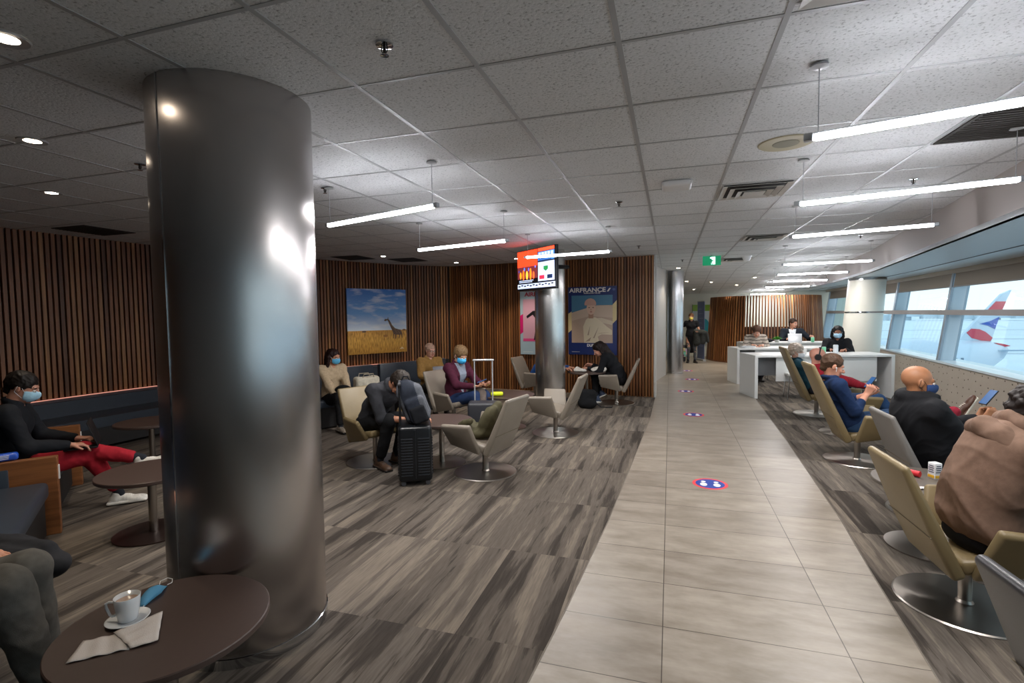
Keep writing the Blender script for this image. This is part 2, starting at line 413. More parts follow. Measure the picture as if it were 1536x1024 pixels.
def person(label, loc, face, P):
    s = P.get('s', 1.05); hs = s*P.get('hs', 1); fem = P.get('fem', 0); fat = P.get('fat', 1.); res = P.get('res', .0065); seed = P.get('seed', 1)
    root = thing('person', label, 'person', (loc[0], loc[1], P.get('z', 0)), heading(face), P.get('group'))
    pel = A(*P.get('pel', (0, 0, .47))); a1, a2 = P.get('lean', (-12, -5)); tw = P.get('tw', 0); sl = math.radians(P.get('side', 0))
    dv = lambda a: nz(A(math.sin(sl), math.sin(math.radians(a)), math.cos(math.radians(a))))
    up1, up2 = dv(a1), dv(a2)
    belly = pel+up1*.17*s; chest = belly+up2*.19*s; neck = chest+up2*.16*s
    sx = rotm(tw)[:, 0]; sx = nz(sx-up2*(sx@up2)); fw = np.cross(up2, sx)
    Rt = np.stack([sx, fw, up2], 1); px = A(1, 0, 0); Rp = np.stack([px, nz(np.cross(up1, px)), up1], 1)
    sw = (.165 if fem else .19)*s*P.get('sw', 1)
    hy, hp, hr = P.get('head', (0, 15, 0)); Rh = rotm(hy, hp, hr)
    piv = neck+nz(dv((a2+hp*.5)))*.075*s; hc = piv+Rh@(A(0, .025, .078)*hs)
    T = lambda x, y, z: hc+Rh@(A(x, y, z)*hs)
    S = {1: neck-up2*.045*s+sx*sw, -1: neck-up2*.045*s-sx*sw}
    H = {1: pel+px*.09*s, -1: pel-px*.09*s}
    hands = P.get('hands'); arms = {}; legs = {}
    for sd, key in ((1, 'R'), (-1, 'L')):
        h = hands[key]; el, wr = ik(S[sd], A(*h[0]), .29*s, .255*s, h[3] if len(h) > 3 else (sd*.6, -.5, -.7)); arms[sd] = (el, wr, A(*h[1]), A(*h[2]), h[4] if len(h) > 4 else (25, 25))
        f = P['feet'][key]; kn, an = ik(H[sd], A(*f[0]), .44*s, .43*s, f[2] if len(f) > 2 else (0, .6, .9)); legs[sd] = (kn, an, f[1] if len(f) > 1 else (0, 0))
    # ---- body
    F = Field(res)
    F.ell(pel, A(.15, .11, .12)*s*A(fat, fat, 1), Rp, .04)
    F.ell(belly, A(.135, .10, .15)*s*A(fat, fat, 1), Rp, .05); F.ell(chest+up2*.02*s, A(.15, .105, .17)*s*A(fat, fat, 1), Rt, .05)
    F.cap(neck-up2*.02*s, T(0, -.015, -.045), .062*s, .054*s, .03)
    for sd in (1, -1):
        F.cap(neck-up2*.05*s, S[sd], .055*s, .052*s, .04)
        el, wr, d, n, cu = arms[sd]
        F.cap(S[sd], el, .05*s, .04*s, .02); F.cap(el, wr, .042*s, .027*s, .015); hand(F, wr, d, n, -sd, cu, s*P.get('hand', 1))
        kn, an, fd = legs[sd]
        F.cap(H[sd], kn, .085*s, .055*s, .03); F.cap(kn, an, .055*s, .036*s, .02)
        Rf = rotm(fd[0], fd[1]); F.cap(an+Rf@A(0, -.02, -.045)*s, an+Rf@A(0, .13, -.055)*s, .026*s, .022*s, .02)
    F.ell(T(0, -.018, .03), A(.076, .097, .088)*hs, Rh, .02); F.ell(T(0, .025, -.03), A(.061, .066, .085)*hs, Rh, .02)
    F.cap(T(-.028, .045, -.075), T(.028, .045, -.075), .027*hs, None, .02); F.cap(T(0, .062, -.09), T(0, .066, -.092), .021*hs, None, .015)
    F.cap(T(-.036, .074, .02), T(.036, .074, .02), .013*hs, None, .012)
    for sd in (1, -1):
        F.ell(T(.036*sd, .062, -.03), A(.022, .02, .022)*hs, Rh, .015)
        F.ell(T(.031*sd, .1, .0), A(.017, .014, .011)*hs, Rh, .008, True)
        F.ell(T(.077*sd, -.01, -.006), A(.009, .019, .031)*hs, rotm(hy-sd*18, hp, hr), .006)
    F.cap(T(0, .088, .006), T(0, .110, -.03), .008*hs, .013*hs, .008); F.cap(T(-.012, .1, -.034), T(.012, .1, -.034), .009*hs, None, .006)
    F.cap(T(-.017, .089, -.056), T(.017, .089, -.056), .0062*hs, None, .005); F.cap(T(-.014, .089, -.066), T(.014, .089, -.066), .0068*hs, None, .005)
    def pick(C):
        L = (C-hc)@Rh/hs; x, y, z = np.abs(L[:, 0]), L[:, 1], L[:, 2]; r = np.zeros(len(C), int)
        r[(x < .021) & (y > .086) & (z > -.073) & (z < -.052)] = 1
        r[(x > .013) & (x < .047) & (y > .07) & (z > .017) & (z < .026)] = 2
        for sd in (1, -1): r[np.linalg.norm(C-legs[sd][1], axis=1) < .17*s] = 6
        if P.get('stubble'): r[(r == 0) & (z < -.045) & (y > 0)] = 5
        return r
    sk = P.get('skin', '#c08a70'); hcx = P.get('hairc', '#2a1c14')
    ms = [skinmat(sk), mat('lips_'+sk.strip('#'), P.get('lips', '#8f4a42'), .45), mat('brow_'+hcx.strip('#'), hcx, .8), mat('eye_white', '#cfc8c2', .25), mat('eye_iris', '#21150f', .2), mat('stubble_'+sk.strip('#'), P.get('stubc', '#7d5c4c'), .7), mat('sock_'+P.get('sock', '#1b1f29').strip('#'), P.get('sock', '#1b1f29'), .9)]
    ex = []
    if not P.get('closed'):
        for sd in (1, -1): ex += [(T(.031*sd, .0795, -.001), .0125*hs, 3), (T(.031*sd, .0868, -.003), .0068*hs, 4)]
    body = field_obj('body', F, ms, root, pick, rel=1, extra=ex)
    # ---- trousers
    lc = P.get('legc', '#1d1f26')
    G = Field(res*1.15); G.ell(pel-up1*.005, A(.168, .135, .115)*s*A(fat, fat, 1), Rp, .04)
    for sd in (1, -1):
        kn, an, fd = legs[sd]; w = P.get('legw', 1.)
        e = an+(kn-an)*P.get('cuff', .12)
        G.cap(H[sd], kn, .1*s*w, .073*s*w, .03); G.cap(kn, e, .073*s*w, .054*s*w, .02)
    field_obj('trousers', G, cloth(lc), root, wr=P.get('lwr', .013), wf=16, seed=seed, rel=1)
    # ---- top
    J = Field(res*1.15); bk = P.get('bulk', 1.)
    JK = P.get('jk', .05); J.ell(pel+up1*.05*s, A(.172, .14, .12)*s*A(fat, fat, 1)*A(bk, bk, 1), Rp, .05)
    J.ell(belly, A(.162, .132, .16)*s*A(fat, fat, 1)*A(bk, bk, 1), Rp, JK); J.ell(chest+up2*.015*s, A(.175, .13, .175)*s*A(fat, fat, 1)*A(bk, bk, 1), Rt, JK)
    if P.get('backell'): w_ = P['backell']; J.ell(chest-fw*.02*s-up2*.03*s, A(.215*w_, .15*w_, .25)*s, Rt, .1); J.ell(neck-fw*.03*s-up2*.04*s, A(.2*w_, .09, .08)*s, Rt, .1)
    if fem:
        for sd in (1, -1): J.ell(chest+Rt@A(.065*sd, .085, .01)*s, A(.06, .05, .06)*s, Rt, .03)
    for sd in (1, -1):
        J.cap(neck-up2*.055*s, S[sd], .07*s, .068*s*bk, .04)
        el, wr, d, n, cu = arms[sd]; sv = P.get('sleeve', 1.)
        if sv > .55:
            e = el+(wr-el)*((sv-.5)*2-.08); J.cap(S[sd], el, .07*s*bk, .057*s*bk, max(.03, JK*.8)); J.cap(el, e, .058*s*bk, .043*s*bk, .02); J.half(A(0, 0, -9), (0, 0, -1))
        else: J.cap(S[sd], S[sd]+(el-S[sd])*sv*2, .068*s, .06*s, .03)
    nr = Rt
    if P.get('hood'):
        q = [neck+nr@A(.12*math.cos(t), .04+.11*math.sin(t), .03+.035*math.sin(t)*-1)*s for t in np.linspace(math.radians(-200), math.radians(20), 11)]
        J.chain(q, [.03*s]+[.042*s]*9+[.03*s], .025)
    else:
        q = [neck+nr@A(.068*math.cos(t), .012+.062*math.sin(t), .028-.022*math.sin(t))*s for t in np.linspace(math.radians(-235), math.radians(55), 13)]
        J.chain(q, [.02*s]*13, .015)
    if P.get('skirt'):
        J.cap(pel+A(0, 0, .05), pel+A(0, 0, -.38*s), .16*s, .19*s, .05)
    J.cap(neck+nr@A(0, .06, .06)*s, neck+nr@A(0, .15, -.02)*s, .03*s, .045*s, .02, True)
    def tp(C):
        r = np.zeros(len(C), int)
        if P.get('open'):   # open jacket: shirt shows in a wedge at the chest
            L = (C-chest)@Rt; r[(np.abs(L[:, 0]) < .02+.18*np.clip(L[:, 2]+.22, 0, 1)) & (L[:, 1] > .03) & (L[:, 2] < .2)] = 1
        if P.get('band'):
            L = (C-chest)@Rt; r[(np.abs((L[:, 2]*14) % 1-.5) < .14)] = 1
        return r
    field_obj(P.get('topname', 'jacket'), J, [cloth(P.get('topc', '#222222'), P.get('topv', .12)), cloth(P.get('shirtc', '#8a93a3'))], root, tp, wr=P.get('twr', .015), wf=P.get('twf', 15), seed=seed+3, rel=1)
    if P.get('hoodback'):
        HB = Field(res*1.15)
        for (dy, dz, rr, dr) in ((-.05, .085, .042, .05), (-.13, .01, .055, .09)):
            HB.chain([neck+nr@A(x, dy+3.6*x*x*(1-abs(x)), dz-dr*(abs(x)/.2)**1.5)*s for x in (-.24, -.16, -.08, 0, .08, .16, .24)], [rr*.5*s, rr*.85*s, rr*s, rr*1.05*s, rr*s, rr*.85*s, rr*.5*s], .012)
        field_obj('hood', HB, cloth(P.get('topc')), root, wr=.014, wf=14, seed=seed+9, rel=1)
    # ---- shoes
    sc = P.get('shoec', '#2a2522'); so = P.get('solec', '#1a1a1a')
    for sd in (1, -1):
        kn, an, fd = legs[sd]; Rf = rotm(fd[0], fd[1]); X = lambda x, y, z: an+Rf@(A(x, y, z)*s)
        K = Field(.005); K.ell(X(0, -.035, -.05), A(.037, .05, .04)*s, Rf, .02); K.cap(X(0, -.02, -.035), X(0, .06, -.045), .036*s, .034*s, .02); K.ell(X(0, .12, -.06), A(.046, .085, .032)*s, Rf, .025)
        K.cap(X(0, -.03, -.03), X(0, -.02, P.get('boot', .0)), .038*s, .042*s, .015); K.rbox(X(0, .05, -.075), A(.044, .145, .013)*s, .012*s, Rf, .008)
        K.half(X(0, 0, -.088), -Rf[:, 2])
        field_obj('shoe', K, [mat('shoe_'+sc.strip('#'), sc, .5, var=.15, scale=40), mat('sole_'+so.strip('#'), so, .6), mat('lace_'+P.get('lace', so).strip('#'), P.get('lace', so), .8)], root,
                  lambda C, Rf=Rf, an=an: np.where(((C-an)@Rf)[:, 2] < -.066*s, 1, np.where((np.abs(((C-an)@Rf)[:, 0]) < .016*s) & (((C-an)@Rf)[:, 1] > .02*s) & (((C-an)@Rf)[:, 1] < .1*s) & ((((C-an)@Rf)[:, 1]*60 % 1) < .4) & (((C-an)@Rf)[:, 2] > -.05*s), 2, 0)), rel=1)
    # ---- hair
    st = P.get('hair', 'short')
    if st != 'bald':
        Q = Field(.006)
        Q.ell(T(0, -.024, .04), A(.086, .104, .092)*hs, Rh, .01)
        if st == 'short': Q.cap(T(0, -.07, 0), T(0, -.075, -.04), .055*hs, .04*hs, .02)
        if st in ('full', 'curly', 'wavy'): Q.ell(T(0, -.02, .05), A(.093, .109, .094)*hs, Rh, .02); Q.ell(T(0, -.06, -.01), A(.082, .066, .07)*hs, Rh, .02)
        if st == 'curly':
            rs = np.random.RandomState(seed)
            for i in range(90):
                d = nz(rs.randn(3)+A(0, -.3, .7)); Q.ell(T(d[0]*.092, -.025+d[1]*.105, .035+d[2]*.095), A(1, 1, 1)*rs.uniform(.014, .024)*hs, None, .006)
        Q.ell(T(0, .12, -.045), A(.082, .09, .098)*hs*{'bob': 1.18, 'long': 1.18, 'full': 1.1, 'curly': 1.05}.get(st, 1.0), Rh, .012, True)
        Q.ell(T(0, .05, -.1), A(.09, .07, .075)*hs, Rh, .012, True)
        for sd in (1, -1): Q.ell(T(.088*sd, .0, -.028), A(.02, .024, .036)*hs, Rh, .01, True)
        if st == 'swept': Q.chain([T(-.05, .05, .1), T(.0, .085, .105), T(.05, .07, .085)], [.022*hs, .026*hs, .02*hs], .02)
        if st in ('bob', 'long', 'wavy'):
            ln = {'bob': .13, 'wavy': .1, 'long': .3}[st]
            for sd in (1, -1): Q.chain([T(.064*sd, -.02, .06), T(.087*sd, -.02, 0), T(.09*sd, -.015, -ln*.6), T(.078*sd, -.01, -ln)], [.028*hs, .025*hs, .028*hs, .02*hs], .02)
            Q.chain([T(0, -.08, .04), T(0, -.1, -.03), T(0, -.105, -ln)], [.07*hs, .065*hs, .05*hs], .03)
            for sd in (1, -1): Q.chain([T(.04*sd, -.085, 0), T(.055*sd, -.075, -ln)], [.045*hs, .035*hs], .03)
        if st == 'bun': Q.ell(T(0, -.09, .1), A(.04, .04, .04)*hs, Rh, .01)
        field_obj('hair', Q, mat('hair_'+hcx.strip('#'), hcx, .55, var=.25, scale=60, stretch=(1, 1, .3), spec=.25), root, wr=P.get('hwr', .011), wf=52, seed=seed, rel=1)
    # ---- mask
    if P.get('mask'):
        K = Field(.0045); K.ell(T(0, .028, -.045), A(.071, .086, .066)*hs, Rh, .01); K.ell(T(0, .098, -.03), A(.022, .026, .03)*hs, Rh, .03)
        K.half(T(0, .03, 0), -Rh@A(0, 1, .12)); K.half(T(0, .1, -.004), Rh@A(0, .35, 1.)); K.half(T(0, .05, -.104), Rh@A(0, 0, -1))
        mk = field_obj('face_mask', K, mat('mask_'+P['mask'].strip('#'), P['mask'], .8), root, wr=.0015, wf=90, seed=2, rel=1)
        for sd in (1, -1):
            b = MB(); b.tube([T(.066*sd, .035, -.02), T(.078*sd, .01, .012), T(.086*sd, -.014, .02), T(.084*sd, -.02, -.03), T(.064*sd, .035, -.07)], .0016, 6)
            b.build('ear_loop', mat('loop_'+P.get('loop', '#dfe6ea').strip('#'), P.get('loop', '#dfe6ea'), .7), mk, True)
    if P.get('glasses'):
        b = MB()
        for sd in (1, -1):
            b.tube([T(.033*sd+.026*math.cos(t), .102, .0+.019*math.sin(t)) for t in np.linspace(0, 2*PI, 16)[:-1]], .002, 6, True)
            b.tube([T(.058*sd, .098, .004), T(.08*sd, .0, .006)], .002, 6)
        b.tube([T(-.008, .104, .004), T(.008, .104, .004)], .002, 6); b.build('glasses', mat('glasses_frame', '#1c1c1e', .3), root, True)
    if P.get('headphones'):
        b = MB(); b.tube([T(.088*math.cos(t), -.012, .022+.108*math.sin(t)) for t in np.linspace(-.05, PI+.05, 14)], .0085, 8)
        hb = b.build('headphones', mat('black_plastic', '#101114', .4), root, True)
        for sd in (1, -1):
            b = MB(); b.cyl(T(.074*sd, -.012, .0), T(.108*sd, -.012, .0), .043*hs, .036*hs, 20); b.build('ear_cup', mat('black_plastic', '#101114', .4), hb, True)
    if P.get('earbud'):
        b = MB()
        for sd in (1, -1): b.ball(T(.083*sd, .008, -.008), .009); b.cyl(T(.086*sd, .012, -.01), T(.086*sd, .018, -.045), .0035, None, 8)
        b.build('earbuds', mat('white_plastic', '#e8e8e8', .3), root, True)
    root['wr'] = 0; del root['wr']
    M = Matrix.Translation(root.location) @ Matrix.Rotation(root.rotation_euler[2], 4, 'Z')
    return root, dict(arms=arms, T=T, hc=hc, Rh=Rh, chest=chest, pel=pel, neck=neck, legs=legs, M=M)
# ------------------------------------------------------------------ palette
M_car = carpet_material(); M_tile = floor_tile_material(); M_ceil = ceiling_material(); M_glass = glass_material()
M_grid = mat('ceiling_grid_metal', '#a9abac', .35); M_dark = mat('slat_shadow_board', '#120b07', .9)
W1 = wood_material('walnut_slat', '#6a4123', '#935f37'); W2 = wood_material('walnut_slat_dark', '#51321c', '#764a29'); W3 = wood_material('walnut_slat_pale', '#7f5431', '#ac7a4a')
M_white = mat('white_paint', '#c9cac6', .6); M_beige = mat('beige_panel', '#a99f92', .55, var=.04, scale=3); M_wall = mat('pale_plaster', '#c3c5b8', .8)
M_soffit = mat('soffit_paint', '#cfdce1', .35); M_fascia = mat('fascia_paint', '#a39a94', .6); M_sill = mat('sill_metal', '#c8d4da', .3)
M_mull = mat('mullion_metal', '#8e9aa6', .35, metal=.4); M_rail = mat('window_rail', '#8f8a88', .5); M_blind = mat('blind_fabric', '#8d8378', .85)
M_steel = mat('brushed_steel', '#a9a39c', .3, metal=1, aniso=.5); M_chrome = mat('polished_chrome', '#c9ccd0', .08, metal=1)
M_black = mat('black_plastic', '#101114', .4); M_wplas = mat('white_plastic', '#e8e8e8', .3)
M_tube = emat('led_tube', '#f6f7ff', 21.0); M_down = emat('downlight_lamp', '#ffe9cf', 25.0); M_alu = mat('fixture_aluminium', '#b8bcc0', .4, metal=.6)
HZ = 2.83

def curve_pts(ctrl, step):
    P = [np.array(c, float) for c in ctrl]; P = [2*P[0]-P[1]]+P+[2*P[-1]-P[-2]]; out = []
    for i in range(1, len(P)-2):
        for t in np.linspace(0, 1, 60, endpoint=False):
            a, b, c, d = P[i-1:i+3]
            out.append(.5*((2*b)+(c-a)*t+(2*a-5*b+4*c-d)*t*t+(3*b-a-3*c+d)*t**3))
    out.append(P[-2]); out = np.array(out); L = np.concatenate([[0], np.cumsum(np.linalg.norm(np.diff(out, axis=0), axis=1))])
    s = np.arange(0, L[-1], step); return np.stack([np.interp(s, L, out[:, 0]), np.interp(s, L, out[:, 1])], 1)
def slats(name, pts, z0, z1, width, depth, seed=0, lean=None, backing=True, mats=None, inward=1):
    rs = np.random.RandomState(seed); b = MB(); n = len(pts)
    T = np.gradient(pts, axis=0); T /= np.linalg.norm(T, axis=1)[:, None]; N = np.stack([T[:, 1], -T[:, 0]], 1)*inward
    if backing:
        b.mi = 3
        for i in range(n-1):
            p, q = pts[i]-N[i]*.012, pts[i+1]-N[i+1]*.012
            b.poly([(p[0], p[1], z0), (q[0], q[1], z0), (q[0], q[1], z1), (p[0], p[1], z1)])
    V = []
    for i in range(n):
        b.mi = int(rs.choice([0, 0, 0, 1, 1, 2])); w = width/2; c = pts[i]; t, m = T[i], N[i]
        lo = [c-t*w, c+t*w, c+t*w+m*depth, c-t*w+m*depth]
        if lean is None: hi = lo
        else: hi = [lean(q) for q in lo]
        a = [b.bm.verts.new((q[0], q[1], z0)) for q in lo]; d = [b.bm.verts.new((q[0], q[1], z1)) for q in hi]
        fs = [b.bm.faces.new(a[::-1]), b.bm.faces.new(d)]+[b.bm.faces.new((a[k], a[(k+1) % 4], d[(k+1) % 4], d[k])) for k in range(4)]
        for f in fs: f.material_index = b.mi
    bmesh.ops.recalc_face_normals(b.bm, faces=list(b.bm.faces))
    return b.build(name, mats or [W1, W2, W3, M_dark])
def S(o): return tag(o, kind='structure')

# floor
b = MB(); b.prism([(-9.5, -5), (6.2, -5), (6.2, 26), (-9.5, 26)], -.12, 0); S(b.build('floor', M_car))
tl = [(-.95, -5), (-.80, 0), (-.617, 2.16), (-.564, 2.77), (-.473, 4.12), (-.364, 6.68), (-.294, 8.53), (-.272, 10.47), (-5, 10.9), (-5, 26), (6, 26), (6, 17.2), (2.3, 16.4), (1.78, 14.5), (1.61, 11.3), (1.465, 7.32), (1.33, 4.63), (1.25, 3.71), (1.18, 2.69), (1.03, 0), (.85, -5)]
b = MB(); f = b.poly([(x, y, .003) for x, y in tl]); bmesh.ops.triangulate(b.bm, faces=list(b.bm.faces)); S(b.build('floor', M_tile))
def wallx(y): return float(np.interp(y, [-6, 0, 8.3, 11.25, 15, 22, 30], [3.2, 3.72, 4.44, 4.71, 5.03, 5.12, 5.1]))
def edgex(y): return float(np.interp(y, [-6, 0, 5.17, 7.72, 11.5, 15.2, 19, 30], [.9, 1.75, 2.62, 3.05, 3.69, 4.06, 4.15, 4.2]))
b = MB(); ys = np.arange(8.6, 17, .5)
b.poly([(wallx(y)-.62, y, .0035) for y in ys]+[(wallx(y)+.05, y, .0035) for y in ys[::-1]]); bmesh.ops.triangulate(b.bm, faces=list(b.bm.faces)); S(b.build('floor', M_tile))
# carpet edge trim
b = MB(); 
for k in (list(range(0, 7)), list(range(13, 20))):
    for i in k: b.cyl((tl[i][0], tl[i][1], .003), (tl[i+1][0], tl[i+1][1], .003), .004, None, 6)
S(b.build('trim_1', mat('edge_metal', '#8d857b', .4, metal=.5)))

# ceiling: flat to y = 14.8, then falling gently to the far wall
YS = 14.8
def cz(y): return HZ if y < YS else HZ-(y-YS)*.075
b = MB(); yy = [-5, 0, 5.17, 7.72, 11.5, YS]
b.poly([(-9.5, -5, HZ)]+[(edgex(y), y, HZ) for y in yy]+[(-9.5, YS, HZ)])
b.poly([(-9.5, YS, HZ), (edgex(YS), YS, HZ), (edgex(21), 21, cz(21)), (-9.5, 21, cz(21))])
bmesh.ops.triangulate(b.bm, faces=list(b.bm.faces)); S(b.build('ceiling', M_ceil))
b = MB(); g = .024
for k in range(-14, 8):
    x = -.21+.633*k
    y0 = next((y for y in np.arange(-4.9, 21, .05) if edgex(y) > x+.01), None)
    if y0 is None: continue
    if y0 < YS: b.box((x, (y0+YS)/2, HZ), (g, YS-y0, .006))
    a, c = Vector((x, max(y0, YS), cz(max(y0, YS)))), Vector((x, 20.6, cz(20.6)))
    b.box((a+c)/2, (g, (c-a).length, .006), Matrix.Rotation(math.atan2(c.z-a.z, c.y-a.y), 3, 'X'))
for k in range(-10, 28):
    y = 2.226+.677*k
    if y > 20.5: break
    x1 = edgex(y); b.box(((-9.4+x1)/2, y, cz(y)), (x1+9.4, g*.8, .0055))
S(b.build('trim_2', M_grid))
# ceiling edge, fascia, soffit
ysx = [-5, -2, 0, 2, 4, 5.17, 6.5, 7.72, 9.5, 11.5, 13, 15.2, 17, 19, 21]
b = MB()
for y0, y1 in zip(ysx, ysx[1:]):
    a, c = (edgex(y0), y0), (edgex(y1), y1)
    b.hexa([(a[0], a[1], 2.42), (c[0], c[1], 2.42), (c[0], c[1], HZ+.02), (a[0], a[1], HZ+.02)], [(a[0]+.05, a[1], 2.42), (c[0]+.05, c[1], 2.42), (c[0]+.05, c[1], HZ+.02), (a[0]+.05, a[1], HZ+.02)])
S(b.build('trim_3', M_fascia))
b = MB()
for y0, y1 in zip(ysx, ysx[1:]):
    q = [(edgex(y0), y0), (wallx(y0)+.55, y0), (wallx(y1)+.55, y1), (edgex(y1), y1)]
    b.hexa([(x, y, 2.42) for x, y in q], [(x, y, 2.47) for x, y in q])
S(b.build('ceiling', M_soffit))
b = MB()
gx = lambda y: edgex(y)+(wallx(y)+.2-edgex(y))*.55
for y0, y1 in zip(ysx, ysx[1:]):
    b.hexa([(gx(y0), y0, 2.414), (gx(y1), y1, 2.414), (gx(y1)+.025, y1, 2.414), (gx(y0)+.025, y0, 2.414)], [(gx(y0), y0, 2.421), (gx(y1), y1, 2.421), (gx(y1)+.025, y1, 2.421), (gx(y0)+.025, y0, 2.421)])
S(b.build('trim_4', M_black))
# window wall: low perforated wall, sill, header, deep leaning mullions, rail, panes, blinds
LEAN = .13
def lx(y, z): return wallx(y)+LEAN*(z-.73)
b = MB(); rs = np.random.RandomState(4)
for y0, y1 in zip(ysx, ysx[1:]):
    b.mi = 0
    b.hexa([(wallx(y0), y0, 0), (wallx(y1), y1, 0), (wallx(y1), y1, .72), (wallx(y0), y0, .72)], [(wallx(y0)+.3, y0, 0), (wallx(y1)+.3, y1, 0), (wallx(y1)+.3, y1, .72), (wallx(y0)+.3, y0, .72)])
b.mi = 1
for y in np.arange(4, 16, .21):
    for z in (.12, .26, .4, .54, .66):
        yy_ = y+rs.uniform(-.05, .05); zz = z+rs.uniform(-.03, .03)
        b.cyl((wallx(yy_)-.003, yy_, zz), (wallx(yy_)+.02, yy_, zz), .011, None, 8)
S(b.build('wall_right', [M_beige, mat('perforation_hole', '#5d554d', .9)]))
b = MB()
for y0, y1 in zip(ysx, ysx[1:]):
    b.hexa([(wallx(y0)-.025, y0, .72), (wallx(y1)-.025, y1, .72), (wallx(y1)-.025, y1, .755), (wallx(y0)-.025, y0, .755)], [(wallx(y0)+.45, y0, .72), (wallx(y1)+.45, y1, .72), (wallx(y1)+.45, y1, .755), (wallx(y0)+.45, y0, .755)])
S(b.build('trim_5', M_sill))
b = MB()
for y0, y1 in zip(ysx, ysx[1:]):
    b.hexa([(lx(y0, 2.35), y0, 2.34), (lx(y1, 2.35), y1, 2.34), (lx(y1, 2.35), y1, 2.43), (lx(y0, 2.35), y0, 2.43)], [(lx(y0, 2.35)+.1, y0, 2.34), (lx(y1, 2.35)+.1, y1, 2.34), (lx(y1, 2.35)+.1, y1, 2.43), (lx(y0, 2.35)+.1, y0, 2.43)])
S(b.build('trim_6', M_beige))
MY = [-4.2, -1.1, 2.0, 5.1, 8.15, 11.25, 14.3, 17.3, 20.2]; FD = .24
for k, y in enumerate(MY):
    b = MB()
    b.mi = 0; b.hexa([(lx(y, .75)+.03, y-.018, .75), (lx(y, .75)+FD, y-.018, .75), (lx(y, 2.42)+FD, y-.018, 2.42), (lx(y, 2.42)+.03, y-.018, 2.42)], [(lx(y, .75)+.03, y+.018, .75), (lx(y, .75)+FD, y+.018, .75), (lx(y, 2.42)+FD, y+.018, 2.42), (lx(y, 2.42)+.03, y+.018, 2.42)])
    b.mi = 1
    for o, w in ((0, .035), (FD, .02)):
        b.hexa([(lx(y, .75)+o, y-w, .75), (lx(y, .75)+o+.04, y-w, .75), (lx(y, 2.42)+o+.04, y-w, 2.42), (lx(y, 2.42)+o, y-w, 2.42)], [(lx(y, .75)+o, y+w, .75), (lx(y, .75)+o+.04, y+w, .75), (lx(y, 2.42)+o+.04, y+w, 2.42), (lx(y, 2.42)+o, y+w, 2.42)])
    S(b.build('trim_7', [mat('mullion_web', '#b9cad6', .4), M_mull]))
b = MB()
for y0, y1 in zip(MY, MY[1:]):
    b.hexa([(lx(y0, 1.6)-.01, y0, 1.59), (lx(y1, 1.6)-.01, y1, 1.59), (lx(y1, 1.67)-.01, y1, 1.68), (lx(y0, 1.67)-.01, y0, 1.68)], [(lx(y0, 1.6)+FD+.02, y0, 1.6), (lx(y1, 1.6)+FD+.02, y1, 1.6), (lx(y1, 1.67)+FD+.02, y1, 1.67), (lx(y0, 1.67)+FD+.02, y0, 1.67)])
S(b.build('trim_8', M_rail))
for k, (y0, y1) in enumerate(zip(MY, MY[1:])):
    b = MB(); o = FD-.01
    for z0, z1 in ((.76, 1.61), (1.66, 2.41)):
        b.hexa([(lx(y0, z0)+o, y0+.04, z0), (lx(y1, z0)+o, y1-.04, z0), (lx(y1, z1)+o, y1-.04, z1), (lx(y0, z1)+o, y0+.04, z1)],
               [(lx(y0, z0)+o+.008, y0+.04, z0), (lx(y1, z0)+o+.008, y1-.04, z0), (lx(y1, z1)+o+.008, y1-.04, z1), (lx(y0, z1)+o+.008, y0+.04, z1)])
    S(b.build('window_%d' % (k+1), M_glass))
bl = {5: 'grey-brown roller blind on the big window showing the aircraft tail, nearest in the photo', 6: 'grey-brown roller blind on the window bay just right of the white column', 7: 'short roller blind partly hidden behind the white column', 4: 'roller blind at the right edge of the photo over the nearest window'}
for k, (y0, y1) in enumerate(zip(MY, MY[1:])):
    if k < 3: continue
    t = thing('roller_blind', ['roller blind at the right edge of the photo over the nearest window bay', 'wide grey-brown roller blind above the window with the aircraft tail', 'grey-brown roller blind on the window bay just right of the white column', 'grey-brown roller blind hidden mostly behind the white column', 'distant roller blind between white column and slatted wooden screen'][k-3], 'blind', (lx((y0+y1)/2, 2.2), (y0+y1)/2, 2.34), 0, 'roller blinds along the window wall')
    c = Vector(t.location)
    def BP(x, y, z): return Vector((x, y, z))-c
    b = MB(); zb = 2.1
    b.hexa([BP(lx(y0, zb)+.02, y0+.05, zb), BP(lx(y1, zb)+.02, y1-.05, zb), BP(lx(y1, 2.34)+.02, y1-.05, 2.34), BP(lx(y0, 2.34)+.02, y0+.05, 2.34)], [BP(lx(y0, zb)+.024, y0+.05, zb), BP(lx(y1, zb)+.024, y1-.05, zb), BP(lx(y1, 2.34)+.024, y1-.05, 2.34), BP(lx(y0, 2.34)+.024, y0+.05, 2.34)])
    b.build('fabric', M_blind, t)
    b = MB(); b.cyl(BP(lx(y0, zb)+.022, y0+.05, zb), BP(lx(y1, zb)+.022, y1-.05, zb), .012, None, 8); b.build('hem_bar', M_rail, t)

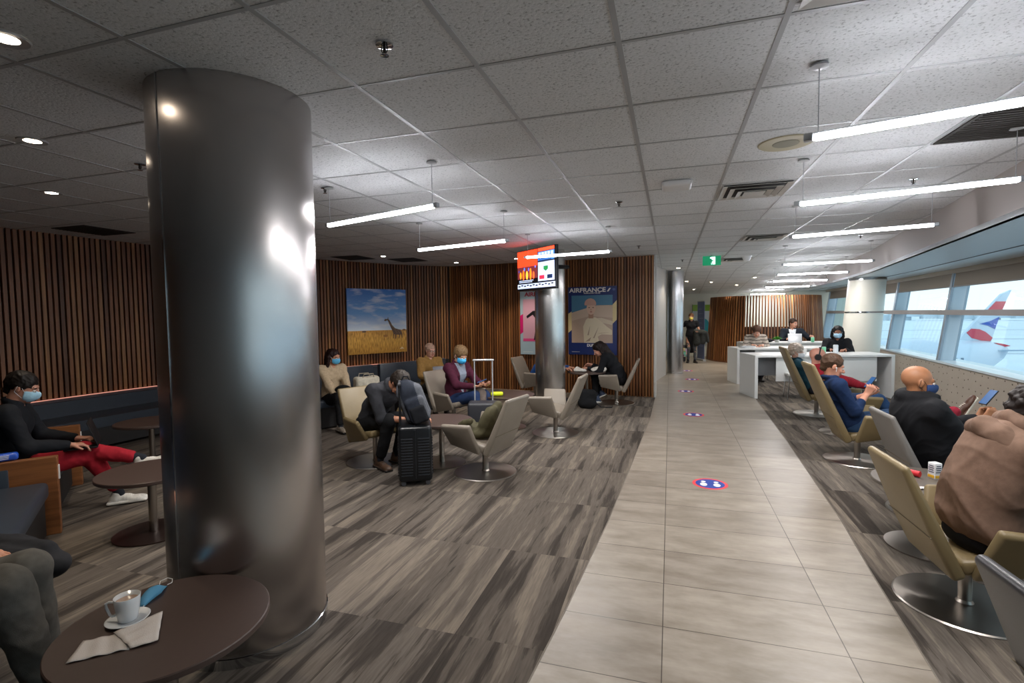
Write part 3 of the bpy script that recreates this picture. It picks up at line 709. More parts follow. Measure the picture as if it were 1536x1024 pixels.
# slatted walls
wl = curve_pts([(-7.6, -5), (-7.78, 0), (-7.82, 3), (-7.74, 5.3), (-7.35, 7.2), (-6.66, 8.6), (-5.85, 10.0), (-4.98, 11.0)], .066)
S(slats('wall_left', wl, .66, HZ, .042, .035, 1))
b = MB(); w2 = wl[::6]
for p, q in zip(w2, w2[1:]): b.hexa([(p[0], p[1], 0), (q[0], q[1], 0), (q[0], q[1], .66), (p[0], p[1], .66)], [(p[0]-.1, p[1], 0), (q[0]-.1, q[1], 0), (q[0]-.1, q[1], .66), (p[0]-.1, p[1], .66)])
S(b.build('wall_left', mat('dark_wall_base', '#1a1818', .7)))
wb = curve_pts([(-4.98, 11.0), (-3.9, 10.9), (-2.1, 10.7), (-.30, 10.5)], .06)
S(slats('wall_back', wb, 0, HZ, .04, .034, 2))
b = MB(); b.box((-.275, 10.6, HZ/2), (.03, .28, HZ)); b.mi = 1; b.box((-4.96, 10.97, HZ/2), (.05, .05, HZ)); S(b.build('trim_9', [M_white, mat('corner_post', '#2b211b', .6)]))
b = MB(); b.box((-2.6, 11.2, HZ/2), (4.5, .1, HZ)); b.box((-.45, 11.75, HZ/2), (.1, 1.6, HZ)); b.box((-2.6, 12.6, HZ/2), (4.3, .1, HZ)); S(b.build('wall_corridor', M_white))
# far wall
b = MB(); b.box((0, 20.75, 1.5), (14, .12, 3)); S(b.build('wall_far', M_wall))
b = MB(); b.box((-1.5, -4.6, 1.45), (17, .12, 2.9)); S(b.build('wall_rear', mat('rear_wall_paint', '#8a8580', .8)))
b = MB(); b.box((-8.6, 15.5, 1.5), (.1, 11, 3)); S(b.build('wall_side', M_wall))
# silver partition next to the far pillar
b = MB(); b.hexa([(-.38, 12.55, 0), (-.1, 14.35, 0), (-.1, 14.35, HZ), (-.38, 12.55, HZ)], [(-.46, 12.55, 0), (-.18, 14.35, 0), (-.18, 14.35, HZ), (-.46, 12.55, HZ)])
tag(b.build('partition', mat('silver_laminate', '#bfbdb9', .4, metal=.3)), 'tall silver partition between the wooden slat wall and far steel pillar', 'partition')

# steel pillars
def pillar(label, x, y, r, seam, mname, col, rough):
    m, N, L, bs = newmat(mname); bs.inputs['Base Color'].default_value = lin(col); bs.inputs['Metallic'].default_value = 1; bs.inputs['Roughness'].default_value = rough
    bs.inputs['Anisotropic'].default_value = .8
    tg = N.new('ShaderNodeTangent'); tg.direction_type = 'RADIAL'; tg.axis = 'Z'; L.new(tg.outputs[0], bs.inputs['Tangent'])
    t = thing('pillar', label, 'pillar', (x, y, 0))
    b = MB(); b.lathe([(0, .0), (r, .0), (r, HZ-.001), (0, HZ-.001)], n=96); b.build('cladding', m, t, True)
    b = MB(); a = seam; b.box((math.cos(a)*r, math.sin(a)*r, HZ/2), (.006, .008, HZ), Matrix.Rotation(a, 3, 'Z')); b.build('seam', M_chrome, t)
    b = MB(); b.lathe([(r+.001, 0), (r+.006, 0), (r+.006, .05), (r+.001, .052)], n=96); b.build('base_ring', M_chrome, t, True)
    return t
pillar('huge dark brushed steel pillar in the left foreground', -2.21, 2.18, .385, math.atan2(-2.18, 2.21)-.93, 'pillar_steel_dark', '#bdb9b8', .27)
pillar('brushed steel pillar carrying the television, in front of the airline posters', -2.07, 8.95, .27, math.atan2(-8.95, 2.07)-.45, 'pillar_steel_mid', '#d6d4d2', .27)
pillar('narrow steel pillar at the far end of the walkway', .14, 14.75, .215, math.atan2(-14.75, -.1)-2.0, 'pillar_steel_far', '#cfcfd2', .27)
# white leaning column at the windows
t = thing('column', 'round white column leaning beside the windows, with steel bands', 'column', (4.05, 13.3, 0))
b = MB(); sh = Matrix(((1, 0, .075), (0, 1, 0), (0, 0, 1)))
b.lathe([(0, 0), (.39, 0), (.355, 2.42), (.30, 2.421), (.30, HZ), (0, HZ)], n=64, R=sh); b.build('shaft', mat('column_paint', '#d9d7cc', .35), t, True)
for z, hh in ((1.63, .035), (2.36, .055), (.3, .02)):
    b = MB(); r = .39-.035*z/2.42; b.lathe([(r+.001, z), (r+.004, z), (r+.004, z+hh), (r+.001, z+hh)], n=64, R=sh); b.build('steel_band', M_chrome, t, True)

# slatted round screen
t = thing('slatted_screen', 'round wooden slatted screen standing behind the white work desks', 'screen', (3.1, 19.45, 0))
th = np.linspace(math.radians(150), math.radians(390), 84); cpt = np.stack([1.8*np.cos(th), 1.8*np.sin(th)], 1)
o = slats('slats', cpt, .02, 2.2, .04, .05, 5, lean=lambda q: np.array(q)*.93, backing=False, inward=1); o.parent = t
b = MB()
def arcwall(b, r0, r1, z0, z1, t0, t1, n=40):
    T = np.linspace(math.radians(t0), math.radians(t1), n)
    for a, c in zip(T, T[1:]):
        b.poly([(r0*math.cos(a), r0*math.sin(a), z0), (r0*math.cos(c), r0*math.sin(c), z0), (r1*math.cos(c), r1*math.sin(c), z1), (r1*math.cos(a), r1*math.sin(a), z1)])
arcwall(b, 1.775, 1.72, .02, 1.2, 150, 390); arcwall(b, 1.72, 1.66, 1.2, 2.2, 150, 243)
b.build('backing_panel', mat('screen_backing', '#3f2413', .6), t)
b = MB(); arcwall(b, 1.86, 1.86, 0, .04, 155, 385); arcwall(b, 1.86, 1.78, .04, .041, 155, 385); b.build('plinth', W2, t)
# ------------------------------------------------------------------ furniture
L_taupe = mat('leather_taupe', '#877e72', .42, var=.05, scale=6, bump=.15, bscale=300)
L_olive = mat('leather_olive', '#807050', .42, var=.05, scale=6, bump=.15, bscale=300)
L_grey = mat('leather_grey', '#75726e', .38, var=.05, scale=6, bump=.15, bscale=300)
L_dark = mat('leather_charcoal', '#3f3f42', .3, var=.05, scale=6, bump=.15, bscale=300)
L_navy = mat('leather_navy', '#2c3540', .4, var=.05, scale=6, bump=.1, bscale=300)
M_seam = mat('seam_thread', '#665b49', .8)
def make_chair(label, m, high=False, group='swivel lounge chairs'):
    t = thing('lounge_chair', label, 'chair', (0, 0, 0), 0, group)
    b = MB(); b.lathe([(0, 0), (.335, 0), (.338, .004), (.33, .011), (.05, .016), (0, .016)], n=64); b.build('base_disc', M_steel, t, True)
    b = MB(); b.cyl((0, 0, .012), (0, 0, .29), .032, .032, 24); b.cyl((0, 0, .012), (0, 0, .03), .045, .034, 24); b.build('pedestal', M_steel, t, True)
    b = MB(); w = .245
    b.hexa([(-w, -.15, .345), (w, -.15, .345), (w+.0, .30, .44), (-w, .30, .44)], [(-w, -.13, .26), (w, -.13, .26), (w-.01, .29, .36), (-w+.01, .29, .36)], .028, 3); b.build('seat', m, t, True, flatangle=60)
    b = MB(); bw = .255
    if high: prof = [(-.15, .25), (-.27, .53), (-.52, 1.10)]
    else: prof = [(-.145, .245), (-.25, .48), (-.41, .84)]
    def bp(i, x, off):
        (y, z) = prof[i]; d = Vector((0, prof[min(i+1, 2)][0]-prof[max(i-1, 0)][0], prof[min(i+1, 2)][1]-prof[max(i-1, 0)][1])).normalized(); n = Vector((0, -d.z, d.y))
        return Vector((x, y, z))+n*off
    a = [bp(0, -bw, -.035), bp(0, bw, -.035), bp(1, bw, -.03), bp(2, bw-.01, -.022), bp(2, -bw+.01, -.022), bp(1, -bw, -.03)]
    c = [bp(0, -bw, .035), bp(0, bw, .035), bp(1, bw, .04), bp(2, bw-.01, .022), bp(2, -bw+.01, .022), bp(1, -bw, .04)]
    va = [b.bm.verts.new(p) for p in a]; vc = [b.bm.verts.new(p) for p in c]
    for q in (va, vc): b.bm.faces.new((q[0], q[1], q[2], q[5])); b.bm.faces.new((q[5], q[2], q[3], q[4]))
    for i in range(6): b.bm.faces.new((va[i], vc[i], vc[(i+1) % 6], va[(i+1) % 6]))
    bmesh.ops.recalc_face_normals(b.bm, faces=list(b.bm.faces))
    es = [e for e in b.bm.edges if len(e.link_faces) == 2 and e.calc_face_angle(0) > .6]
    bmesh.ops.bevel(b.bm, geom=es, offset=.022, segments=3, affect='EDGES', profile=.5, clamp_overlap=True)
    bk = b.build('backrest', m, t, True, flatangle=60)
    b = MB(); b.tube([bp(1, -bw-.002, .041), bp(1, bw+.002, .041)], .003, 6); b.build('seam', M_seam, bk)
    for sd in (-1, 1):
        b = MB(); b.panel([(sd*.245, -.10, .26), (sd*.255, .26, .34), (sd*.40, .29, .565), (sd*.37, -.05, .575)], .05, .02, 3); b.build('armrest', m, t, True, flatangle=60)
    return t
CH = []
def put(label, m, pole, f, high=False):
    key = (m.name, high)
    src = next((c for k, c in CH if k == key), None)
    if src is None:
        t = make_chair(label, m, high); CH.append((key, t)); t.location = (pole[0], pole[1], 0.004 if False else 0); t.rotation_euler = (0, 0, heading(f)); return t
    return dup(src, (pole[0], pole[1], 0), heading(f), label, 'swivel lounge chairs')
put('taupe lounge chair with an olive coat on its seat, nearest on the left side', L_taupe, (-1.9, 5.07), (-.98, .2))
put('empty pale taupe lounge chair standing alone by the steel pillar with the television', L_taupe, (-1.55, 7.01), (-1, .06))
put('taupe lounge chair under the person in black beside the slatted wall', L_taupe, (-.96, 9.66), (-1, .0))
put('olive lounge chair under the person bending forward in dark grey', L_olive, (-3.28, 5.11), (.9, -.43))
put('grey taupe lounge chair under the person in the burgundy coat', L_taupe, (-3.12, 7.0), (.93, -.36))
put('taupe lounge chair against the slatted wall, left of the television pillar', L_taupe, (-2.55, 9.66), (.95, -.2))
put('olive lounge chair in the right foreground under the person in the brown hoodie', L_olive, (1.63, 3.48), (1, .03))
put('dark grey lounge chair cut by the lower right corner of the photo', L_dark, (1.46, 1.93), (1, .05))
put('grey lounge chair under the bald person in the black hoodie', L_grey, (2.12, 5.0), (1, .0))
put('tall-backed olive lounge chair under the person in the blue jacket', L_olive, (2.03, 6.56), (1, .0), True)
put('olive lounge chair under the bald person wearing headphones', L_olive, (2.34, 7.98), (1, .0))
put('tall-backed olive lounge chair furthest back in the right row, beside the desks', L_olive, (2.3, 9.35), (1, .0), True)

T_brown = mat('table_laminate_brown', '#4a3c37', .38, var=.04, scale=40); T_grey = mat('table_laminate_grey', '#5c5650', .4)
def round_table(label, x, y, z, r, top=None, base=None, rb=.27, group='round pedestal tables', sq=False):
    t = thing('round_table', label, 'table', (x, y, 0), 0, group)
    b = MB(); b.lathe([(0, z-.03), (r-.008, z-.03), (r, z-.024), (r, z-.004), (r-.004, z), (0, z)], n=96); b.build('tabletop', top or T_brown, t, True)
    b = MB(); b.cyl((0, 0, .01), (0, 0, z-.03), .03, None, 24); b.build('pedestal', M_steel, t, True)
    b = MB(); b.lathe([(0, 0), (rb, 0), (rb, .01), (0, .016)], n=64); b.build('base_disc', base or M_steel, t, True)
    return t
round_table('brown round table in the left foreground holding the white cup', -1.93, 1.47, .48, .375)
round_table('brown round table in front of the red trousers, behind the dark pillar', -3.92, 2.92, .5, .36, base=mat('base_bronze', '#3b2c28', .4, metal=.6))
round_table('far brown round table near the dark banquette, left of the dark pillar', -5.8, 4.35, .5, .36)
round_table('round table between the bending person and the burgundy coat, beside the suitcase', -2.5, 5.25, .5, .36)
round_table('round table behind the tall silver luggage handle', -2.32, 7.2, .5, .40)
round_table('round table with food wrappings in front of the person in black', -1.5, 9.55, .6, .36)
round_table('dark round side table beside the brown hoodie, holding the drink carton', 1.78, 4.25, .48, .36, T_grey)
round_table('round side table between the blue jacket and the black hoodie', 2.55, 5.85, .45, .32, T_grey)

# long white work desks
M_desk = mat('white_laminate', '#d6d8d8', .3); M_desk2 = mat('grey_modesty_panel', '#a9adb3', .45)
def desk(label, p0, p1, dep, h, split=True, lab='work_desk'):
    v = Vector((p1[0]-p0[0], p1[1]-p0[1])); Ln = v.length
    t = thing('work_desk', label, 'desk', (p0[0], p0[1], 0), math.atan2(v.y, v.x), 'white work desks')
    b = MB(); b.box((Ln/2, dep/2, h-.02), (Ln, dep, .04), bevel=.003); b.build('desktop', M_desk, t)
    for x in (.03, Ln-.03):
        b = MB(); b.box((x, dep/2, (h-.04)/2), (.06, dep-.004, h-.04), bevel=.002); b.build('end_panel', M_desk, t)
    b = MB(); b.box((Ln/2, dep*.55, h-.04-.2), (Ln-.12, .02, .4)); b.build('modesty_panel', M_desk2, t)
    
    for xa, xb in ((.42, 1.25), (Ln-.95, Ln-.3)):
        b = MB(); b.box(((xa+xb)/2, .06, h-.04-.24), (xb-xa, .02, .46)); b.build('front_panel', M_desk, t)
    return t
desk('front white work desk nearest the walkway tiles', (1.58, 10.75), (4.1, 11.35), .78, .84)
desk('second white work desk where the person in the patterned sweater sits', (1.50, 12.8), (3.65, 13.25), .7, .84)
desk('back white work desk with the open laptop', (1.9, 14.8), (4.3, 15.3), .58, .86)
def stool(label, x, y, z=.5, m=None, rz=0):
    t = thing('desk_chair', label, 'chair', (x, y, 0), rz, 'desk chairs')
    b = MB(); b.box((0, 0, z), (.42, .42, .05), bevel=.02); b.build('seat', m or M_black, t, True)
    b = MB(); b.box((0, -.22, z+.28), (.40, .03, .42), bevel=.012); b.build('backrest', m or M_black, t, True)
    for sx in (-1, 1):
        for sy in (-1, 1):
            b = MB(); b.cyl((sx*.17, sy*.17, z-.02), (sx*.2, sy*.2, 0), .011, None, 10); b.build('leg', M_chrome, t, True)
    return t
stool('thin-legged chair tucked at the front of the nearest white desk', 2.35, 10.9, .48, mat('chair_shell_white', '#c9c9c6', .4), PI)
stool('chair under the person in the patterned sweater', 2.12, 13.95, .5, None, PI)
stool('chair under the person with the white laptop', 3.33, 16.25, .52, None, PI)
stool('chair under the long-haired person at the right end of the desks', 3.55, 12.45, .5, None, PI)

# wooden booths with navy leather, left
WB = wood_material('booth_wood', '#6a4023', '#8f5c35', .4, axis=1)
def booth(label, c, f, w, arm_h=.62, seat=True, depth=.62, arms=(1, 1), back=.85):
    t = thing('booth_seat', label, 'booth', (c[0], c[1], 0), heading(f), 'dark leather booth seats')
    if seat:
        b = MB(); b.box((0, 0, .17), (w-.08, depth, .30), bevel=.01); b.build('plinth', mat('booth_base', '#1b1a1b', .6), t)
        b = MB(); b.box((0, .01, .38), (w-.08, depth+.04, .13), bevel=.035, seg=3); b.build('seat_cushion', L_navy, t, True)
    b = MB(); b.box((0, -depth/2-.05, back/2), (w-.08, .10, back), bevel=.02); b.build('backrest', L_navy, t, True)
    for sd, on_ in ((-1, arms[0]), (1, arms[1])):
        if not on_: continue
        b = MB(); b.box((sd*w/2, 0, arm_h/2), (.07, depth+.16, arm_h), bevel=.006); a = b.build('side_panel', WB, t)
        for s2 in (-1, 1):
            b = MB(); b.box((sd*w/2+s2*.042, -.12, arm_h*.5+.03), (.02, depth-.16, arm_h-.17), bevel=.009); b.build('leather_inset', L_navy, a, True)
        b = MB(); b.box((sd*w/2, depth/2+.083, arm_h-.13), (.03, .008, .11)); b.build('power_socket', M_wplas, a)
    return t
f1 = nz((.61, .79)); r1_ = np.array([f1[1], -f1[0]])
c1 = np.array([-4.65, 2.72])-f1*.39-r1_*.72
booth('wood-sided leather booth seat under the person in red trousers', c1, f1, 1.44)
booth('dark booth seat nearest the camera at the left edge, under the grey trousers', c1+r1_*2.12, f1, 2.72, arms=(0, 0), back=.5)
booth('leather booth seat under the person in beige beside the cream bag', (-5.1, 6.75), nz((.9, -.42)), 2.0, .6, arms=(0, 1), back=.84)
booth('leather booth seat in the corner under the person behind the grey laptop', (-4.3, 8.4), nz((.9, -.42)), 1.6, .6, arms=(0, 0), back=.84)
# banquette following the curved wall, with a light strip on top
t = thing('banquette', 'long dark banquette curving along the left slatted wall', 'banquette', (0, 0, 0))
w3 = wl[(wl[:, 1] > -.5) & (wl[:, 1] < 10.6)][::3]; Tn = np.gradient(w3, axis=0); Tn /= np.linalg.norm(Tn, axis=1)[:, None]; Nn = np.stack([Tn[:, 1], -Tn[:, 0]], 1)
def strip(b, o0, o1, z0, z1, i0=0, i1=None):
    i1 = len(w3)-1 if i1 is None else i1
    for i in range(i0, i1):
        p, q, n, m = w3[i], w3[i+1], Nn[i], Nn[i+1]
        a = [p+n*o0, q+m*o0, q+m*o1, p+n*o1]
        b.hexa([(x, y, z0) for x, y in a], [(x, y, z1) for x, y in a])
b = MB(); strip(b, .04, .75, .05, .3); b.build('plinth', mat('booth_base', '#1b1a1b', .6), t)
b = MB(); strip(b, .14, .78, .3, .43); b.build('seat_cushion', L_navy, t)
n_ = len(w3); k = 0
for i0 in range(0, n_-2, 8):
    b = MB(); strip(b, .08, .2, .43, .62, i0, min(i0+8, n_-1)); b.build('back_cushion', L_navy, t); k += 1
b = MB(); strip(b, .0, .12, .62, .645); b.build('top_ledge', mat('ledge_plum', '#4a3a40', .4), t)
b = MB(); strip(b, .045, .06, .648, .655); b.build('light_strip', emat('cove_led', '#e8a08c', .45), t)
# ------------------------------------------------------------------ the people
def G(*k): return k
person('person in red trousers with crossed legs, typing in a booth at the left edge', c1+r1_*.22+f1*.08, f1, dict(
    seed=11, pel=(0, 0, .45), lean=(-14, 4), head=(-8, 22, 0), hands=dict(R=((.17, .34, .63), (-.1, 1, -.1), (0, -.1, -1)), L=((-.12, .36, .63), (.15, 1, -.1), (0, -.1, -1))),
    feet=dict(R=((.02, .66, .1), (-8, 0)), L=((.20, .84, .44), (-20, -15), (0, .3, 1))), legc='#a31f2e', topc='#14171d', shoec='#e4e2dc', solec='#dcdad2', lace='#f4f2ee', hair='short', hairc='#17110e', mask='#9cc6dc', skin='#b98570', cuff=.2))
person('person with grey trousers at the lower left edge, seated beside the white cup', (-3.11, 1.15), nz((.76, .65)), dict(
    seed=12, pel=(0, 0, .45), lean=(-15, -8), head=(0, 10, 0), hands=dict(R=((.2, .2, .6), (0, 1, 0), (0, 0, -1)), L=((-.2, .2, .6), (0, 1, 0), (0, 0, -1))),
    feet=dict(R=((.12, .56, .12), (-20, 0)), L=((-.05, .50, .1), (0, 0))), legc='#5c5a56', legw=1.18, topc='#1c2230', shoec='#2b2a28', hair='short', lwr=.02, cuff=.12))
person('person in a beige sweater with long dark hair and blue mask', (-4.93, 6.55), nz((.86, -.5)), dict(
    seed=13, s=.98, fem=1, pel=(0, 0, .43), lean=(-12, 4), head=(22, 12, 0), hands=dict(R=((.08, .34, .5), (-.5, .8, -.1), (0, 0, -1)), L=((-.1, .36, .5), (.6, .7, -.1), (0, 0, -1))),
    feet=dict(R=((.1, .46, .1),), L=((-.1, .5, .1),)), legc='#141416', topc='#b8a488', topname='sweater', hair='long', hairc='#241311', mask='#5db8e6', skin='#b98468', shoec='#8a8073'))
pl_ = person('blurred older person in ochre with glasses behind the grey laptop', (-3.98, 7.95), nz((.75, -.65)), dict(
    seed=14, s=.97, fem=1, pel=(0, 0, .44), lean=(-8, 0), head=(10, 8, 0), hands=dict(R=((.14, .36, .62), (0, 1, 0), (0, 0, -1)), L=((-.14, .36, .62), (0, 1, 0), (0, 0, -1))),
    feet=dict(R=((.1, .46, .1),), L=((-.1, .46, .1),)), legc='#23201c', topc='#8a6a3a', hair='short', hairc='#a98a78', glasses=1, skin='#bd8f7c'))
person('person in dark grey bending far forward over the round table beside the suitcase', (-3.30, 5.12), nz((.93, -.36)), dict(
    seed=15, pel=(0, -.02, .46), s=1.1, lean=(22, 44), head=(0, 60, 0), hands=dict(R=((.02, .62, .56), (.1, 1, -.1), (0, 0, -1)), L=((-.2, .6, .56), (.2, 1, 0), (0, 0, -1))),
    feet=dict(R=((.15, .30, .1), (-10, 0)), L=((-.1, .28, .1), (5, 0))), legc='#17181b', topc='#34353a', sleeve=.64, hair='full', hairc='#2c2520', hs=.95, skin='#b57e62', shoec='#4a3527', cuff=.15, twr=.012))
person('person in a burgundy coat with short fair hair and blue mask reading a phone', (-3.05, 6.98), nz((.93, -.36)), dict(
    seed=16, s=1.06, fem=1, pel=(0, 0, .42), lean=(-14, 8), head=(-12, 28, 0), hands=dict(R=((.1, .44, .67), (-.25, 1, .1), (-.2, 0, 1)), L=((-.1, .46, .67), (.3, 1, .1), (.3, 0, 1))),
    feet=dict(R=((.1, .58, .1),), L=((-.12, .62, .1),)), legc='#22355a', topc='#421428', open=1, shirtc='#7f8896', hair='full', hairc='#6e573c', mask='#3fb0ea', skin='#c08d72'))
person('long-haired person in black leaning over food at the slatted wall', (-.93, 9.66), (-1, .05), dict(
    seed=17, s=1.05, fem=1, pel=(0, -.02, .44), lean=(15, 34), head=(10, 40, 0), hands=dict(R=((.08, .50, .70), (0, 1, .1), (-.5, 0, -.5), (.3, .2, -1)), L=((-.12, .54, .66), (.1, 1, 0), (0, 0, -1), (-.3, .2, -1))),
    feet=dict(R=((.1, .36, .17), (0, 25)), L=((-.08, .40, .1), (0, 0))), legc='#121215', topc='#14161b', hair='long', hairc='#1d1312', shoec='#39465f', solec='#e8e6df', lace='#e8e6df', skin='#bf8a75', cuff=.3))
person('person in a blue jacket mostly hidden behind the television pillar', (-2.47, 9.64), nz((.95, -.2)), dict(
    seed=18, s=1.0, pel=(0, -.05, .44), lean=(22, 34), head=(0, 30, 0), hands=dict(R=((.1, .62, .66), (0, 1, 0), (0, 0, -1)), L=((-.1, .6, .66), (0, 1, 0), (0, 0, -1))),
    feet=dict(R=((.1, .4, .1),), L=((-.1, .42, .1),)), legc='#15171c', topc='#1d4a8c', hair='short', hairc='#2a1c14'))
# right-hand side
P_blue = person('person in a blue jacket with earbuds holding up a phone, in the tall olive chair', (2.03, 6.56), (1, 0), dict(
    seed=21, s=1.1, res=.0055, pel=(0, -.04, .40), lean=(-34, -22), tw=4, head=(0, 18, 0), hands=dict(R=((.05, .06, .76), (.1, .45, .9), (-.9, .1, .2), (.5, -.2, -1), (55, 35)), L=((-.06, .10, .74), (-.05, .5, .8), (.9, .1, .2), (-.5, -.1, -1), (50, 35))),
    feet=dict(R=((.12, .50, .1),), L=((.05, .88, .62), (0, -62), (0, -.2, 1))), legc='#233c5c', topc='#172b4e', sleeve=.8, hair='short', hairc='#4b372a', skin='#c98f76', earbud=1, shoec='#4a2c1c', solec='#ddd8c8', boot=.09, cuff=.18, twr=.012))
P_hood = person('bald person in a black hoodie with a navy mask, reclining and holding a phone', (2.26, 5.0), (1, 0), dict(
    seed=22, s=1.1, res=.0055, fat=1.2, bulk=1.04, jk=.09, backell=1.05, sw=1.1, pel=(0, -.06, .42), lean=(-34, -20), tw=4, head=(-4, 6, 0), hands=dict(R=((.02, .16, .80), (.0, .6, .8), (-.9, 0, .2), (.5, -.3, -1), (55, 35)), L=((-.12, .18, .78), (0, .6, .8), (.9, 0, .2), (-.5, -.2, -1), (55, 35))),
    feet=dict(R=((.14, .6, .1),), L=((-.14, .66, .1),)), legc='#15161b', topc='#17181c', topname='hoodie', hood=1, hair='bald', skin='#a3704f', mask='#1c3868', loop='#15161a', shoec='#1c1c1e', twr=.014))
P_brown = person('curly-haired person in a brown hoodie seen from behind in the right foreground', (1.67, 3.44), nz((1, .06)), dict(
    seed=23, s=1.08, res=.0055, fat=1.08, bulk=1.08, jk=.11, hoodback=1, backell=.92, pel=(0, 0, .45), lean=(4, 19), tw=0, head=(8, 28, 0), hands=dict(R=((.18, .56, .62), (-.2, 1, -.1), (0, 0, -1)), L=((-.16, .58, .64), (.2, 1, 0), (0, 0, -1))),
    feet=dict(R=((.14, .45, .1),), L=((-.14, .5, .1),)), legc='#141419', topc='#745c4e', topname='hoodie', hair='curly', hairc='#1d1614', skin='#8a5a42', shoec='#d9d7d2', twr=.04, twf=8))
person('bald person in a red sweater wearing black headphones, facing the windows', (2.24, 7.98), (1, 0), dict(
    seed=24, s=1.05, pel=(0, -.02, .43), lean=(-36, -26), head=(-6, 14, 0), hands=dict(R=((.1, .30, .66), (-.2, 1, 0), (0, 0, -1)), L=((-.1, .32, .66), (.2, 1, 0), (0, 0, -1))),
    feet=dict(R=((.08, .74, .16), (0, -30)), L=((-.1, .7, .12), (0, -20))), legc='#28466e', topc='#8f1d2c', topname='sweater', hair='bald', headphones=1, skin='#c58d7a', shoec='#3b2a20'))
person('grey curly-haired person in teal with a white mask, furthest in the right row', (2.26, 9.32), nz((1, -.15)), dict(
    seed=25, s=1.0, fem=1, pel=(0, -.02, .43), lean=(-36, -26), head=(-10, 10, 0), hands=dict(R=((.1, .3, .62), (-.2, 1, 0), (0, 0, -1)), L=((-.1, .32, .62), (.2, 1, 0), (0, 0, -1))),
    feet=dict(R=((.1, .5, .1),), L=((-.1, .52, .1),)), legc='#1d2026', topc='#173c4a', hair='curly', hairc='#b3a79c', mask='#e6eaee', skin='#c49a88'))
person('person in a grey patterned sweater looking down at the second white desk', (2.02, 13.85), (0, -1), dict(
    seed=26, s=1.08, fem=1, pel=(0, 0, .56), lean=(6, 22), head=(0, 36, 0), hands=dict(R=((.12, .42, .88), (-.7, .6, 0), (0, 0, -1)), L=((-.12, .44, .88), (.7, .6, 0), (0, 0, -1))),
    feet=dict(R=((.1, .35, .1),), L=((-.1, .38, .1),)), legc='#1d2026', topc='#a69c92', band=1, shirtc='#5d5550', topname='sweater', hair='full', hairc='#4a3226', skin='#c08c74'))
person('person in a dark suit jacket looking aside behind the white laptop', (3.33, 16.2), nz((-.1, -1)), dict(
    seed=27, s=1.14, pel=(0, 0, .58), lean=(-2, 6), head=(38, 6, 0), hands=dict(R=((.14, .42, .92), (-.3, 1, 0), (0, 0, -1)), L=((-.42, .34, .98), (-.2, 1, .3), (.3, 0, -1))),
    feet=dict(R=((.1, .35, .1),), L=((-.1, .38, .1),)), legc='#1d2026', topc='#1d222b', open=1, shirtc='#cfd3d8', hair='short', hairc='#33231b', skin='#b9856d'))
person('person with black bobbed hair and pale blue mask at the right end of the desks', (3.42, 12.42), nz((-.2, -1)), dict(
    seed=28, s=1.1, fem=1, pel=(0, 0, .5), lean=(0, 8), head=(0, 10, 0), hands=dict(R=((.14, .42, .88), (-.6, .8, 0), (0, 0, -1)), L=((-.12, .42, .88), (.6, .8, 0), (0, 0, -1))),
    feet=dict(R=((.1, .35, .1),), L=((-.1, .38, .1),)), legc='#1d2026', topc='#15161a', hair='bob', hairc='#0f0c0c', mask='#a9cfe8', skin='#8f5c44'))
person('standing person in a short-sleeved black dress with a yellow mask at the far end', (.68, 18.0), nz((.05, -1)), dict(
    seed=29, s=.97, fem=1, pel=(0, 0, .88), lean=(0, 2), head=(-14, 6, 0), hands=dict(R=((.34, .02, .92), (0, .1, -1), (-1, 0, 0)), L=((-.2, .28, 1.02), (.5, .8, 0), (0, 0, 1), (-.5, -.5, -1))),
    feet=dict(R=((.1, .04, .09), (-8, 0), (0, 1, 0)), L=((-.12, .1, .09), (12, 0), (0, 1, 0))), legc='#55585c', topc='#101218', skirt=1, sleeve=.22, hair='bun', hairc='#5f4028', mask='#d9c85a', skin='#b98a72', legw=.8))
# ------------------------------------------------------------------ things people brought
def laptop(label, loc, f, m, z=0, ang=108, w=.33):
    t = thing('laptop', label, 'laptop', loc, heading(f))
    b = MB(); b.box((0, 0, .009), (w, .23, .016), bevel=.004); b.build('keyboard_base', m, t, True)
    b = MB(); a = math.radians(ang-90); R = Matrix.Rotation(a, 3, 'X')
    b.box(Vector((0, .115, .016))+R @ Vector((0, 0, .11)), (w, .008, .22), R, bevel=.003); b.build('lid', m, t, True)
    return t
# local +y of a laptop points away from its user
M_lsil = mat('laptop_silver', '#c3c6ca', .35, metal=.5); M_lgr = mat('laptop_grey', '#4a4a50', .4, metal=.3)
laptop('white laptop on the back desk in front of the person in the suit jacket', (3.2, 15.25, .86), (-.1, -1), M_lsil)
laptop('dark grey laptop raised in front of the person in ochre', (-3.64, 7.66, .63), nz((.75, -.65)), M_lgr)
laptop('black laptop on the lap of the person in red trousers', tuple(c1+r1_*.24+f1*.50)+(.58,), f1, M_black, w=.34)
def phone(label, loc, R):
    t = thing('smartphone', label, 'phone', loc); t.rotation_euler = R
    b = MB(); b.box((0, 0, 0), (.075, .009, .15), bevel=.004); b.build('case', M_black, t, True)
    b = MB(); b.box((0, -.0055, 0), (.067, .001, .138)); b.build('screen', mat('phone_screen', '#1d2f4a', .2, emit='#3f74b4', estr=.28), t)
phone('smartphone held up by the person in the blue jacket', (2.14, 6.56, .89), (math.radians(-38), 0, math.radians(-72)))
phone('smartphone with a blue screen held by the bald person in the black hoodie', (2.47, 5.04, .98), (math.radians(-40), 0, math.radians(-75)))
phone('smartphone in the hands of the person in the burgundy coat', (-2.58, 6.80, .74), (math.radians(-70), 0, math.radians(-69)))

